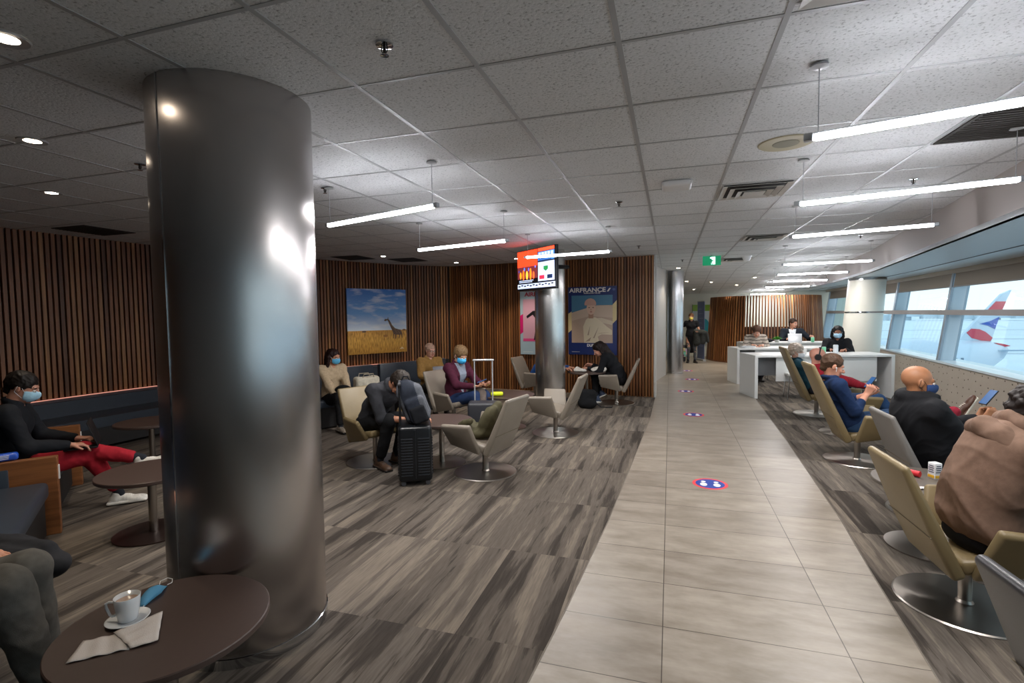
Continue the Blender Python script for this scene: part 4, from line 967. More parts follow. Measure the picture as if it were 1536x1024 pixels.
def suitcase(label, loc, f, w, d, h, m, handle, hm, ribs=True):
    t = thing('suitcase', label, 'suitcase', loc, heading(f))
    b = MB(); b.box((0, 0, .045+h/2), (w, d, h), bevel=.035, seg=4)
    if ribs:
        b.mi = 1
        n = int((h-.14)/.028)
        for sd in (-1, 1):
            for k in range(n):
                z = .115+k*.028
                for xx in (-.27, .27): b.box((xx*w, sd*(d/2+.001), z), (w*.34, .012, .013), bevel=.004, seg=2)
                b.box((sd*(w/2+.001), -.25*d, z), (.012, d*.34, .013), bevel=.004, seg=2); b.box((sd*(w/2+.001), .25*d, z), (.012, d*.34, .013), bevel=.004, seg=2)
    sh = b.build('shell', [m, mat('rib_gloss', '#4a4f57', .3, metal=.4)], t, True)
    if ribs:
        b = MB(); b.tube([(-w/2-.002, 0, .08), (-w/2-.002, 0, h+.01), (-w/2+.03, 0, h+.046), (w/2-.03, 0, h+.046), (w/2+.002, 0, h+.01), (w/2+.002, 0, .08)], .005, 6); b.build('zipper', mat('zipper_dark', '#2c2f33', .35, metal=.5), sh, True)
    for sx in (-1, 1):
        for sy in (-1, 1):
            b = MB(); b.cyl((sx*(w/2-.05)-.012, sy*(d/2-.045), .024), (sx*(w/2-.05)+.012, sy*(d/2-.045), .024), .024, None, 16); b.box((sx*(w/2-.05), sy*(d/2-.045), .045), (.03, .03, .02)); b.build('wheel', mat('wheel_grey', '#55565a', .5), t, True)
    b = MB(); y = d/2-.02; hw = w*.30 if handle > .2 else w*.3
    for sx in (-1, 1): b.cyl((sx*hw, y, h+.03), (sx*hw, y, h+handle), .009, None, 10)
    b.build('telescopic_handle', hm, t, True)
    b = MB(); b.box((0, y, h+handle+.008), (hw*2+.05, .03, .026), bevel=.01, seg=3); b.build('grip', mat('grip_grey', '#3c3d40', .5) if hm is M_black else M_lsil, t, True)
    return t
m_case = mat('suitcase_black', '#14171b', .3, var=.1, scale=5)
suitcase('black ribbed hard suitcase with a grey backpack leaning on top', (-2.50, 4.62, 0), nz((-.88, -.48)), .42, .33, .555, m_case, .45, M_black)
suitcase('dark suitcase with a tall silver pulled-up handle between the lounge chairs', (-2.36, 6.25, 0), nz((-.3, 1)), .40, .27, .50, mat('suitcase_charcoal', '#2b2d33', .5), .58, M_lsil, False)
suitcase('dark cabin case pulled by the standing person at the far end', (.33, 18.05, 0), nz((0, 1)), .36, .24, .55, mat('suitcase_charcoal', '#2b2d33', .5), .45, M_lsil, False)

# backpack on the suitcase
t = thing('backpack', 'grey and black backpack standing on the ribbed suitcase', 'backpack', (-2.47, 4.62, .60), math.radians(20))
R = rotm(0, 0, -20)
F = Field(.006); F.rbox((-.03, 0, .20), (.13, .10, .19), .07, R, .02); F.ell((-.10, 0, .34), (.10, .09, .11), R, .05); F.rbox((.02, -.10, .15), (.10, .045, .13), .04, R, .02)
field_obj('bag', F, [cloth('#2a2f3a'), cloth('#55585f')], t, lambda C: np.where(np.abs(C[:, 0]+.03+(C[:, 2]-.2)*.36) > .085, 1, 0), wr=.006, wf=18, seed=3)
F = Field(.006); F.rbox((.04, -.135, .11), (.08, .03, .09), .03, R, .02); field_obj('front_pocket', F, cloth('#1b1d22'), t, wr=.004, seed=5)
b = MB(); b.tube([(-.15, .02, .42), (-.20, .04, .36), (-.19, .06, .22), (-.13, .05, .08), (-.08, .04, .03)], .014, 8); b.build('shoulder_strap', cloth('#1b1d22'), t, True)
b = MB(); b.tube([(-.15, 0, .44), (-.13, 0, .48), (-.09, 0, .48), (-.07, 0, .44)], .008, 8); b.build('carry_loop', cloth('#1b1d22'), t, True)
# backpack on the floor
t = thing('backpack', 'black backpack slumped on the carpet under the food table', 'backpack', (-1.42, 9.05, 0), .5)
F = Field(.008); F.rbox((0, 0, .16), (.16, .12, .17), .09, rotm(0, 12, 8), .03); F.ell((.02, -.1, .09), (.13, .08, .09)); F.half((0, 0, 0.004), (0, 0, -1))
field_obj('bag', F, cloth('#131417'), t, wr=.014, wf=14, seed=6)
b = MB(); b.tube([(.12, -.1, .1), (.2, -.16, .03), (.32, -.12, .012), (.42, -.14, .012), (.46, -.05, .012)], .009, 8); b.build('strap', cloth('#1b1d22'), t, True)
# coats
def lump(name, label, cat, loc, rz, prims, col, wr=.02, wf=13, seed=1, res=.008, floor=None):
    F = Field(res)
    for p in prims:
        if p[0] == 'e': F.ell(p[1], p[2], rotm(*p[3]) if len(p) > 3 else None, .04)
        else: F.cap(p[1], p[2], p[3], p[4], .03)
    if floor is not None: F.half((0, 0, floor), (0, 0, -1))
    V = field_obj(name, F, cloth(col), None, wr=wr, wf=wf, seed=seed); V.location = loc; V.rotation_euler = (0, 0, rz)
    return tag(V, label, cat)
lump('coat', 'crumpled olive coat on the seat of the nearest taupe lounge chair', 'coat', (-1.93, 5.08, .40), heading((-.98, .2)),
     [('e', (0, .06, .04), (.19, .2, .07)), ('e', (.02, -.08, .16), (.16, .09, .17), (0, -22, 0)), ('c', (-.16, .1, .06), (.12, .22, .08), .06, .05), ('c', (.12, -.12, .30), (.17, .0, .06), .05, .06), ('c', (-.1, .2, .1), (-.17, .05, .17), .05, .04)], '#4b4733', .034, 14, 2)
lump('coat', 'dark coat lying on the booth seat beside the grey trousers', 'coat', (-3.36, 1.68, .45), 0, [('e', (0, 0, .04), (.24, .15, .05)), ('c', (-.05, 0, .07), (.24, .06, .04), .05, .05), ('c', (.1, -.06, .06), (.28, -.02, .03), .04, .045), ('e', (.27, .06, -.03), (.10, .09, .07))], '#25262a', .015)
lump('coat', 'dark coat draped over the arm of the standing person', 'coat', (.93, 17.72, .62), 0, [('c', (-.12, 0, .42), (.16, 0, .38), .09, .10), ('c', (-.1, 0, .4), (-.08, 0, .08), .09, .12), ('c', (.1, 0, .36), (.1, 0, .12), .1, .1), ('c', (.2, 0, .34), (.26, 0, .12), .07, .05)], '#2e302f', .03, 14)
t = thing('travel_bag', 'colourful patterned bag strapped on the far cabin case', 'bag', (.40, 17.84, .22))
b = MB(); b.box((0, 0, .13), (.30, .12, .30), bevel=.05, seg=4); b.build('bag', mat('patterned_fabric', '#8a5a48', .8, var=.0), t, True)
m, N, L, bs = newmat('patchwork'); vz = N.new('ShaderNodeTexVoronoi'); vz.inputs['Scale'].default_value = 14; tc = N.new('ShaderNodeTexCoord'); L.new(tc.outputs['Object'], vz.inputs['Vector'])
hs_ = N.new('ShaderNodeHueSaturation'); hs_.inputs['Saturation'].default_value = .75; hs_.inputs['Value'].default_value = .5; L.new(vz.outputs['Color'], hs_.inputs['Color']); L.new(hs_.outputs[0], bs.inputs['Base Color'])
t.children[0].data.materials[0] = m
# cream tote
t = thing('tote_bag', 'cream tote bag on the booth seat beside the beige sweater', 'bag', (-4.62, 6.98, .45), math.radians(60))
F = Field(.007); F.rbox((0, 0, .14), (.2, .09, .15), .05, None, .02); F.ell((0, 0, .29), (.15, .06, .03), None, .02, True)
field_obj('bag', F, cloth('#c5bfae'), t, wr=.012, wf=14, seed=8)
b = MB()
for y in (-.07, .07): b.tube([(-.1, y, .26), (-.08, y*1.2, .33), (.08, y*1.2, .33), (.1, y, .26)], .007, 8)
b.build('handles', cloth('#a89f8a'), t, True)
lump('handbag', 'small black handbag on the lap of the person in the beige sweater', 'bag', (-4.62, 6.38, .58), .4, [('e', (0, 0, .03), (.12, .07, .07))], '#121214', .008)
lump('handbag', 'soft brown-grey handbag on the lap of the person in the burgundy coat', 'bag', (-2.68, 6.84, .55), -.4, [('e', (0, 0, .0), (.15, .11, .1)), ('c', (.1, 0, .0), (.17, -.05, -.1), .06, .05)], '#5f5550', .014)
# bright yellow and red pouch near the silver handle
t = thing('pouch', 'bright yellow and red pouch on the round table behind the silver handle', 'pouch', (-2.42, 6.98, .505), .3)
b = MB(); b.box((0, 0, .03), (.18, .09, .055), bevel=.02, seg=3); b.build('pouch', mat('neon_yellow', '#d9e821', .5), t, True)
b = MB(); b.box((-.14, 0, .03), (.07, .08, .06), bevel=.02, seg=3); b.build('tab', mat('signal_red', '#c8202c', .5), t, True)
# packet on the booth armrest
pk = c1+r1_*.70+f1*(-.05)
t = thing('packet', 'blue snack packet with white print lying on the wooden booth side', 'packet', (pk[0], pk[1], .62), heading(f1)+.15)
b = MB(); b.box((0, 0, .03), (.085, .42, .055), bevel=.02, seg=3); b.build('wrapper', mat('packet_blue', '#1f4fb8', .35), t, True)
b = MB()
for y, w in ((-.14, .09), (.0, .05), (.1, .1)):
    for z in (.022, .034, .045): b.box((.0435, y+z*.2, z), (.002, w, .006))
b.build('print', mat('print_white', '#cfd8ea', .5), t)

# white cup, saucer, napkins, surgical mask on the near table
M_por = mat('porcelain', '#dcdfe2', .18, coat=.4)
cx_, cy_, zt = -2.088, 1.43, .48
t = thing('saucer', 'white saucer under the coffee cup', 'saucer', (cx_, cy_, zt))
b = MB(); b.lathe([(0, .003), (.03, .0), (.045, .002), (.074, .012), (.076, .0145), (.072, .0145), (.045, .006), (.03, .005), (0, .006)], n=64); b.build('dish', M_por, t, True, flatangle=0)
t = thing('coffee_cup', 'white coffee cup on its saucer on the nearest brown table', 'cup', (cx_+.002, cy_, zt+.006), math.radians(215))
b = MB(); b.lathe([(0, .0), (.029, .0), (.033, .004), (.041, .05), (.0455, .098), (.0445, .099), (.0395, .05), (.031, .008), (0, .006)], n=64); b.build('cup', M_por, t, True, flatangle=0)
b = MB(); b.lathe([(0, .08), (.0422, .08)], n=48); b.build('coffee', mat('milky_coffee', '#a98f7d', .2), t)
b = MB(); b.tube([(.041, 0, .08), (.062, 0, .083), (.073, 0, .078), (.072, 0, .062), (.061, 0, .03), (.054, 0, .024), (.036, 0, .025)], .005, 8); b.build('handle', M_por, t, True)
def napkin(label, z, q):
    b = MB(); n, k = 14, 8; c = Vector((sum(x for x, y in q)/4, sum(y for x, y in q)/4, z)); V = []
    for j in range(k+1):
        for i in range(n+1):
            u, v = i/n, j/k
            x = (q[0][0]*(1-u)+q[1][0]*u)*(1-v)+(q[3][0]*(1-u)+q[2][0]*u)*v; y = (q[0][1]*(1-u)+q[1][1]*u)*(1-v)+(q[3][1]*(1-u)+q[2][1]*u)*v
            V.append(b.bm.verts.new((x-c.x, y-c.y, .0045+.0028*math.sin(u*17+v*2)*(.4+u)+.0012*math.sin(v*9+u*4))))
    fs = [b.bm.faces.new((V[j*(n+1)+i], V[j*(n+1)+i+1], V[(j+1)*(n+1)+i+1], V[(j+1)*(n+1)+i])) for j in range(k) for i in range(n)]
    bmesh.ops.recalc_face_normals(b.bm, faces=fs); bmesh.ops.solidify(b.bm, geom=fs, thickness=.0018)
    o = b.build('napkin', mat('paper_napkin', '#cdc6c2', .9, bump=.4, bscale=300), None, True, flatangle=0); o.location = c
    return tag(o, label, 'napkin')
napkin('crumpled white paper napkin at the edge of the nearest table', zt+.001, [(-2.036, 1.176), (-1.90, 1.30), (-2.00, 1.39), (-2.113, 1.282)])
napkin('white paper napkin lying next to the saucer on the nearest table', zt+.006, [(-2.045, 1.345), (-1.895, 1.30), (-1.835, 1.36), (-1.995, 1.505)])
t = thing('surgical_mask', 'blue surgical mask lying behind the coffee cup', 'mask', (-2.165, 1.59, zt+.002), math.radians(112))
b = MB(); n = 14
V = [[b.bm.verts.new(((i/n-.5)*.17, (j/6-.5)*.075*(1-.55*abs(i/n-.5)*2), .012*math.cos((i/n-.5)*PI)+.028*math.cos((j/6-.5)*PI)*math.cos((i/n-.5)*PI))) for i in range(n+1)] for j in range(7)]
fs = [b.bm.faces.new((V[j][i], V[j][i+1], V[j+1][i+1], V[j+1][i])) for j in range(6) for i in range(n)]
bmesh.ops.solidify(b.bm, geom=fs, thickness=.002); b.build('fabric', mat('mask_blue', '#7cc6ec', .8), t, True, flatangle=0)
for sd in (-1, 1):
    b = MB(); b.tube([(sd*.083, .018, .006), (sd*.11, .03, .01), (sd*.135, .012, .012), (sd*.13, -.012, .008), (sd*.105, -.024, .004), (sd*.083, -.016, .006)], .0017, 6); b.build('ear_loop', M_wplas, t, True)

# small things on the right
def can(label, x, y, z, m, r=.033, h=.12):
    t = thing('drink_can', label, 'can', (x, y, z)); b = MB(); b.lathe([(0, 0), (r*.8, 0), (r, .01), (r, h-.01), (r*.8, h), (0, h)], n=24); b.build('body', m, t, True)
    b = MB(); b.lathe([(r*.55, h), (r*.8, h), (r*.8, h+.003), (r*.5, h+.003)], n=24); b.build('rim', M_alu, t)
can('tall white cup in front of the person with the pale blue mask', 3.16, 11.55, .84, mat('cup_white', '#dfe3e8', .4), .045, .17)
can('small green can beside the tall white cup on the front desk', 2.94, 11.5, .84, mat('can_green', '#7cc9a0', .4), .038, .13)
can('green cup right of the white laptop on the back desk', 3.62, 15.2, .86, mat('can_green', '#7cc9a0', .4), .04, .13)
t = thing('drink_carton', 'white and yellow drink carton on the dark side table by the brown hoodie', 'carton', (1.83, 4.34, .48), .4)
b = MB(); b.box((0, 0, .058), (.058, .058, .116), bevel=.005); b.mi = 1; b.box((0, 0, .018), (.06, .06, .03), bevel=.004); b.build('carton', [mat('carton_white', '#d8dadd', .4), mat('carton_yellow', '#d9a92c', .4)], t, True)
b = MB()
for k in range(4): b.box((-.0295, .0, .05+k*.015), (.002, .042-.008*(k % 2), .006)); b.box((0, -.0295, .05+k*.015), (.042-.008*(k % 2), .002, .006))
b.build('print', mat('print_navy', '#2b3550', .5), t)
t = thing('bottle', 'small red-capped bottle lying by the drink carton', 'bottle', (1.70, 4.36, .505), .8); b = MB(); b.cyl((0, -.05, 0), (0, .05, 0), .022, None, 16); b.build('body', mat('signal_red', '#c8202c', .5), t, True)
napkin('white paper strip on the dark side table by the brown hoodie', .482, [(1.62, 4.03), (1.73, 4.07), (1.72, 4.11), (1.61, 4.07)])
# desk plant and papers
t = thing('potted_plant', 'small green plant on the back desk', 'plant', (2.75, 15.1, .86))
b = MB(); b.lathe([(0, 0), (.05, 0), (.065, .07), (.058, .07), (0, .065)], n=24); b.build('pot', mat('pot_white', '#c9cbc6', .5), t, True)
b = MB(); rs = np.random.RandomState(2)
for k in range(90):
    a, e, Ln = rs.rand()*6.28, rs.uniform(.2, 1.3), rs.uniform(.08, .16); d = Vector((math.cos(a)*math.cos(e), math.sin(a)*math.cos(e), math.sin(e)))
    p = Vector((0, 0, .065)); q = p+d*Ln*.6; r_ = q+Vector((d.x, d.y, d.z*.2))*Ln*.5; s_ = d.cross(Vector((0, 0, 1))).normalized()*.016
    b.poly([p, q-s_, r_, q+s_])
b.build('leaves', mat('leaf_green', '#4f9a32', .5), t)
t = thing('magazine_pile', 'pile of papers on the left end of the second desk', 'papers', (1.72, 13.1, .84))
b = MB()
for k in range(5): b.box((.01*k, .005*k, .004+k*.007), (.3, .22, .006), Matrix.Rotation(.15*k, 3, 'Z'))
b.build('sheets', mat('paper_pale', '#c5c8cc', .7), t)
lump('bag', 'black bag on the back desk between the plant and the patterned sweater', 'bag', (2.45, 15.05, .87), 0, [('e', (0, 0, .04), (.2, .09, .06))], '#1a1b1e', .01)
lump('bag', 'dark bag on the floor under the second white desk', 'bag', (1.78, 13.75, .02), 0, [('e', (0, 0, .18), (.14, .2, .2)), ('e', (.3, 0, .12), (.15, .15, .14))], '#1a1b1e', .015, floor=0)
lump('bag', 'maroon bag on the side table between blue jacket and black hoodie', 'bag', (2.5, 5.85, .455), .3, [('e', (0, 0, .12), (.19, .1, .14)), ('c', (-.15, 0, .2), (.12, 0, .25), .05, .06)], '#8c2233', .02, floor=0)
lump('food_wrapper', 'crumpled white food wrapping on the table by the person in black', 'wrapper', (-1.28, 9.5, .605), 0, [('e', (0, 0, .04), (.14, .08, .05)), ('e', (.08, -.02, .06), (.07, .06, .05))], '#d8d4cc', .02, 22)
lump('food_wrapper', 'second white wrapping and napkins on the table beside the television pillar', 'wrapper', (-1.60, 9.38, .605), 0, [('e', (0, 0, .03), (.12, .07, .035)), ('e', (-.06, .03, .05), (.04, .04, .05))], '#c9c6c0', .02, 22)
napkin('white paper on the round table under the hands of the bending person', .502, [(-2.82, 5.0), (-2.63, 5.06), (-2.67, 5.18), (-2.84, 5.12)])
# floor stickers
for k, (x, y, w) in enumerate([(.385, 5.27, .165), (.38, 8.81, .165), (.33, 11.4, .165), (.54, 13.46, .165), (.47, 15.43, .165)]):
    t = thing('floor_sticker', ['round blue footprint sticker with red rim, nearest on the tiled walkway', 'second footprint sticker along the walkway from the camera', 'third footprint sticker along the walkway from the camera', 'fourth footprint sticker, right of its neighbours near the far pillar', 'furthest footprint sticker on the tiled walkway'][k], 'sticker', (x, y, .004), 0, 'distancing stickers on the walkway')
    b = MB(); b.lathe([(0, 0), (w, 0), (w, .0008), (0, .0008)], n=48); b.build('rim', mat('sticker_red', '#e0464e', .5), t)
    b = MB(); b.lathe([(0, .0009), (w*.82, .0009), (w*.82, .0014), (0, .0014)], n=48); b.build('disc', mat('sticker_blue', '#24419c', .5), t)
    for sd in (-1, 1):
        b = MB()
        for (ex, ey, rx, ry) in ((sd*.37, -.18, .2, .3), (sd*.36, .33, .14, .14)):
            b.poly([((ex+rx*math.cos(a))*w, (ey+ry*math.sin(a))*w, .0018) for a in np.linspace(0, 2*PI, 20)[:-1]])
        b.build('footprint', mat('sticker_white', '#eef0f4', .5), t)
# ------------------------------------------------------------------ things on walls
def flat(parent, name, pts, y, m, th=.002):
    b = MB(); b.hexa([(x, -y, z) for x, z in pts], [(x, -y-th, z) for x, z in pts]); return b.build(name, m, parent)
def rect(x0, z0, x1, z1): return [(x0, z0), (x1, z0), (x1, z1), (x0, z1)]
def oval(x, z, rx, rz, n=24, tilt=0):
    c, s = math.cos(tilt), math.sin(tilt); return [(x+rx*math.cos(a)*c-rz*math.sin(a)*s, z+rx*math.cos(a)*s+rz*math.sin(a)*c) for a in np.linspace(0, 2*PI, n+1)[:-1]]
def prnt(c, r=.4): return mat('print_'+c.strip('#'), c, r)
# giraffe photograph
m, N, L, bs = newmat('savanna_print'); tc = N.new('ShaderNodeTexCoord'); sx = N.new('ShaderNodeSeparateXYZ'); L.new(tc.outputs['Object'], sx.inputs[0])
mr = N.new('ShaderNodeMapRange'); mr.inputs[1].default_value = -.69; mr.inputs[2].default_value = .69; L.new(sx.outputs[2], mr.inputs[0])
r = ramp(N, [(0, '#b58530'), (.2, '#dcab4c'), (.355, '#d9a24a'), (.362, '#cfe0f2'), (.45, '#bcd0ee'), (.62, '#6fa8e8'), (1, '#2f74cc')]); L.new(mr.outputs[0], r.inputs[0])
n = N.new('ShaderNodeTexNoise'); n.inputs['Scale'].default_value = 2.6; n.inputs['Detail'].default_value = 6; mp = N.new('ShaderNodeMapping'); mp.inputs['Scale'].default_value = (.8, 1, 3); mp.inputs['Rotation'].default_value = (0, .35, 0); mp.inputs['Location'].default_value = (.4, 0, 1.3)
L.new(tc.outputs['Object'], mp.inputs[0]); L.new(mp.outputs[0], n.inputs['Vector']); r2 = ramp(N, [(.5, (0, 0, 0, 1)), (.72, (1, 1, 1, 1))]); L.new(n.outputs['Fac'], r2.inputs[0])
gt = N.new('ShaderNodeMath'); gt.operation = 'GREATER_THAN'; gt.inputs[1].default_value = -.18; L.new(sx.outputs[2], gt.inputs[0])
mu = N.new('ShaderNodeMath'); mu.operation = 'MULTIPLY'; L.new(gt.outputs[0], mu.inputs[0]); L.new(r2.outputs[0], mu.inputs[1])
mx = N.new('ShaderNodeMix'); mx.data_type = 'RGBA'; L.new(mu.outputs[0], mx.inputs[0]); L.new(r.outputs[0], mx.inputs[6]); mx.inputs[7].default_value = lin('#e3e9f4')
n3 = N.new('ShaderNodeTexNoise'); n3.inputs['Scale'].default_value = 1; mp3 = N.new('ShaderNodeMapping'); mp3.inputs['Scale'].default_value = (60, 1, 9); L.new(tc.outputs['Object'], mp3.inputs[0]); L.new(mp3.outputs[0], n3.inputs['Vector'])
r3 = ramp(N, [(.35, '#b0a590'), (.6, '#ffffff')]); L.new(n3.outputs['Fac'], r3.inputs[0]); lt = N.new('ShaderNodeMath'); lt.operation = 'LESS_THAN'; lt.inputs[1].default_value = -.2; L.new(sx.outputs[2], lt.inputs[0])
m4 = N.new('ShaderNodeMix'); m4.data_type = 'RGBA'; m4.blend_type = 'MULTIPLY'; L.new(lt.outputs[0], m4.inputs[0]); L.new(mx.outputs[2], m4.inputs[6]); L.new(r3.outputs[0], m4.inputs[7]); L.new(m4.outputs[2], bs.inputs['Base Color']); bs.inputs['Roughness'].default_value = .35
t = thing('wall_picture', 'square photograph of a giraffe on yellow grass under blue sky', 'picture', (-6.005, 9.555, 1.58), heading((-.85, .53)))
b = MB(); b.box((0, 0, 0), (1.36, .035, 1.38)); b.build('print', m, t)
gm = prnt('#5f4636'); gl = prnt('#7d6248')
o = flat(t, 'giraffe', [(.17, .05), (.19, .04), (.235, .05), (.27, .02), (.33, -.09), (.40, -.16), (.50, -.19), (.555, -.22), (.57, -.28), (.575, -.38), (.56, -.38), (.545, -.30), (.52, -.31), (.505, -.385), (.49, -.385), (.495, -.31), (.43, -.30), (.42, -.39), (.405, -.39), (.40, -.30), (.375, -.29), (.365, -.385), (.35, -.385), (.355, -.27), (.335, -.22), (.28, -.1), (.235, .0), (.215, .02), (.175, .0), (.145, .005), (.15, .025)][::-1], .018, gm)
for sx_ in (.225, .24): flat(t, 'horn', rect(sx_, .045, sx_+.006, .08), .018, gm)
for k in range(14): flat(t, 'patch', oval(.30+.018*k if k < 6 else .40+.02*(k-6), -.07-.02*k if k < 6 else -.2-.03*((k*7) % 3), .012, .014, 6), .0205, gl, .0005)
flat(t, 'distant_bush', oval(-.32, -.215, .05, .018), .018, gm); flat(t, 'distant_bush', oval(.17, -.32, .05, .03), .018, prnt('#9c6c30')); flat(t, 'distant_bush', oval(.62, -.2, .04, .02), .018, prnt('#7d5a2c'))
flat(t, 'signature', [(.53, -.60), (.585, -.60), (.575, -.585), (.55, -.58)], .018, prnt('#d9cfae'))
flat(t, 'signature', rect(.51, -.615, .61, -.608), .018, prnt('#e9e4d8'))

# airline poster with the figure in pale clothes
NAVY, CREAM, SAND, WHT = prnt('#1b2f6b'), prnt('#d9c795'), prnt('#b7a08e'), prnt('#e4e2de')
t = thing('wall_poster', 'navy airline poster of a pale-clothed figure, lettered DUBAI, right of the pillar', 'poster', (-1.545, 10.585, 1.54), heading((.11, .99)))
b = MB(); b.box((0, 0, 0), (1.03, .03, 1.42)); b.build('board', NAVY, t)
text_obj('lettering', 'AIRFRANCE', .125, WHT, t, (-.10, -.018, .635), sx=1.18, bold=.004)
flat(t, 'red_slash', [(.31, .60), (.345, .60), (.395, .67), (.36, .67)], .016, WHT)
flat(t, 'emblem', oval(.455, .64, .03, .025, 16), .016, prnt('#4a5c94')); 
text_obj('lettering', 'FRANCE IS IN THE AIR', .035, WHT, t, (0, -.018, .572), bold=.001)
flat(t, 'gold_wedge', [(-.514, -.25), (-.44, -.19), (-.44, .20), (-.514, .15)], .016, CREAM); flat(t, 'gold_wedge', [(.43, -.06), (.514, .02), (.514, .42), (.43, .33)], .016, CREAM)
flat(t, 'photo_ground', rect(-.44, -.46, .43, .53), .0165, SAND)
flat(t, 'photo_sky', [(-.44, .17), (-.1, .27), (.1, .32), (.43, .32), (.43, .53), (-.44, .53)], .019, prnt('#4c7f9e'))
flat(t, 'dune', [(-.44, .0), (-.05, .1), (.43, .06), (.43, .32), (.1, .32), (-.1, .27), (-.44, .17)], .0195, prnt('#c9b4a0'), .001)
flat(t, 'arm', [(.02, .05), (.2, .06), (.43, -.01), (.43, -.09), (.12, -.02)], .0215, prnt('#cfc0a8'), .001)
flat(t, 'garment', [(-.17, -.46), (-.19, -.12), (-.13, .02), (-.06, .08), (.08, .07), (.2, -.02), (.31, -.12), (.42, -.2), (.42, -.29), (.2, -.28), (.12, -.33), (.16, -.46)], .022, prnt('#d8cbb0'), .001)
for q in ([(-.1, -.3), (-.04, -.1), (-.07, -.3)], [(.02, -.36), (.14, -.12), (.05, -.36)], [(.1, -.27), (.38, -.24), (.2, -.25)], [(-.15, -.44), (-.02, -.34), (-.05, -.42)]): flat(t, 'fold', q, .0235, prnt('#a08a78'), .0005)
flat(t, 'neck', rect(-.075, .05, .03, .2), .0235, prnt('#b08a74'), .0005)
flat(t, 'face', oval(-.02, .26, .095, .135), .0245, prnt('#d8b8a2'), .0005); flat(t, 'cap', [(x, z) for x, z in oval(-.035, .35, .125, .115) if z > .31]+[], .0255, prnt('#c9a294'), .0005)
for x in (-.06, .025): flat(t, 'eye', oval(x, .275, .02, .008, 10), .0262, prnt('#3a2622'), .0004)
flat(t, 'mouth', oval(-.02, .185, .024, .009, 10), .0262, prnt('#9a4a4a'), .0004); flat(t, 'nose', [(-.022, .26), (-.008, .215), (-.036, .215)], .0262, prnt('#b8907c'), .0004)
text_obj('lettering', 'DUBAI', .075, WHT, t, (0, -.018, -.515), bold=.003)
flat(t, 'small_print', rect(-.44, -.655, -.27, -.648), .016, WHT)
# second poster, half hidden behind the pillar
PK = prnt('#c81d6e'); PALE = prnt('#9fb6c4')
t = thing('wall_poster', 'pink and pale blue airline poster of a dark dancing figure, half behind the pillar', 'poster', (-2.66, 10.70, 1.5), heading((.13, .99)))
b = MB(); b.box((0, 0, 0), (1.0, .03, 1.38)); b.build('board', PALE, t)
text_obj('lettering', 'AIRFRANCE', .125, prnt('#a3243a'), t, (-.02, -.018, .62), sx=1.12, bold=.004)
flat(t, 'magenta_wedge', [(-.50, -.25), (-.43, -.2), (-.43, .2), (-.50, .16)], .016, PK)
flat(t, 'photo', rect(-.43, -.40, .43, .52), .016, prnt('#c79aae'))
flat(t, 'photo_floor', rect(-.43, -.40, .43, -.34), .0185, prnt('#d04a86'), .001)
BK = prnt('#17131a'); PKD = prnt('#d12d74')
flat(t, 'figure', [(-.18, -.37), (-.12, -.05), (-.14, .1), (-.20, .18), (-.33, .10), (-.35, .15), (-.20, .26), (-.12, .27), (-.08, .30), (-.09, .4), (-.03, .4), (-.02, .30), (.04, .27), (.1, .2), (.2, .28), (.24, .25), (.12, .1), (.03, .12), (.03, -.02), (.12, -.37)], .0195, BK, .001)
flat(t, 'drape', [(-.02, .2), (.1, .05), (.2, -.34), (.08, -.36), (.02, -.1)], .0205, PKD, .0005); flat(t, 'head', oval(-.06, .42, .035, .05), .0205, prnt('#3c2a2a'), .0005)
flat(t, 'small_print', rect(-.43, -.64, -.2, -.633), .016, WHT)

# television on a ceiling arm beside the pillar
t = thing('television', 'wall television showing red sports news, hung at the steel pillar', 'television', (-2.08, 7.98, 2.42), heading((.67, .74)))
b = MB(); b.box((0, .03, 0), (1.13, .05, .67), bevel=.006); b.build('housing', M_black, t)
b = MB(); b.tube([(.05, .05, 0), (.05, .35, .05), (.05, .62, .05)], .035, 8); b.box((.05, .09, 0), (.3, .04, .3)); b.build('bracket', M_black, t)
def glow(c, s=1.3): return emat('screen_'+c.strip('#')+str(s), c, s)
sc = flat(t, 'screen', rect(-.55, -.32, .55, .32), -.0035, glow('#0b0c10', .3))
SW, SB = glow('#c4d2f2', .6), glow('#11131a', .2)
flat(t, 'picture_red', rect(-.55, .06, .06, .32), .0, glow('#ff3a1c', 1.2))
flat(t, 'picture_stage', rect(-.55, -.14, .06, .06), .0, glow('#6a2a2e', .7))
for k, (x, z, w, h, c) in enumerate([(-.45, -.12, .05, .10, '#ff8a1c'), (-.36, -.13, .05, .14, '#ff6a14'), (-.25, -.13, .06, .12, '#ffa53a'), (-.14, -.13, .05, .16, '#ff7a1c'), (-.05, -.13, .05, .1, '#e85a2a'), (-.33, .0, .03, .05, '#4a7ae0'), (-.2, -.01, .03, .05, '#5a5ad0'), (-.5, -.02, .03, .03, '#2a3a8a'), (.0, .03, .03, .03, '#6a6ae0')]): flat(t, 'picture_crowd', oval(x, z+h*.4, w*.6, h*.6, 12), .003, glow(c, 1.0), .001)
flat(t, 'caption', rect(-.5, -.175, -.06, -.163), .0, SW); flat(t, 'caption', rect(-.5, -.2, -.1, -.188), .0, SW)
flat(t, 'side_panel', rect(.08, -.2, .53, .10), .0, SW); flat(t, 'side_header', rect(.08, .12, .53, .26), .0, glow('#3f78c8', .9)); flat(t, 'side_header', rect(.08, .27, .53, .32), .0, glow('#ff4a2c', 1.1))
for k in range(5): flat(t, 'headline', rect(.1+.085*k, .17+.03*(k % 2), .165+.085*k, .25), .003, SW, .001)
for k in range(3): flat(t, 'headline', rect(.1, .12-.02+k*.022, .50-.05*k, .132-.02+k*.022), .003, glow('#24407a', .5) if k else SB, .001)
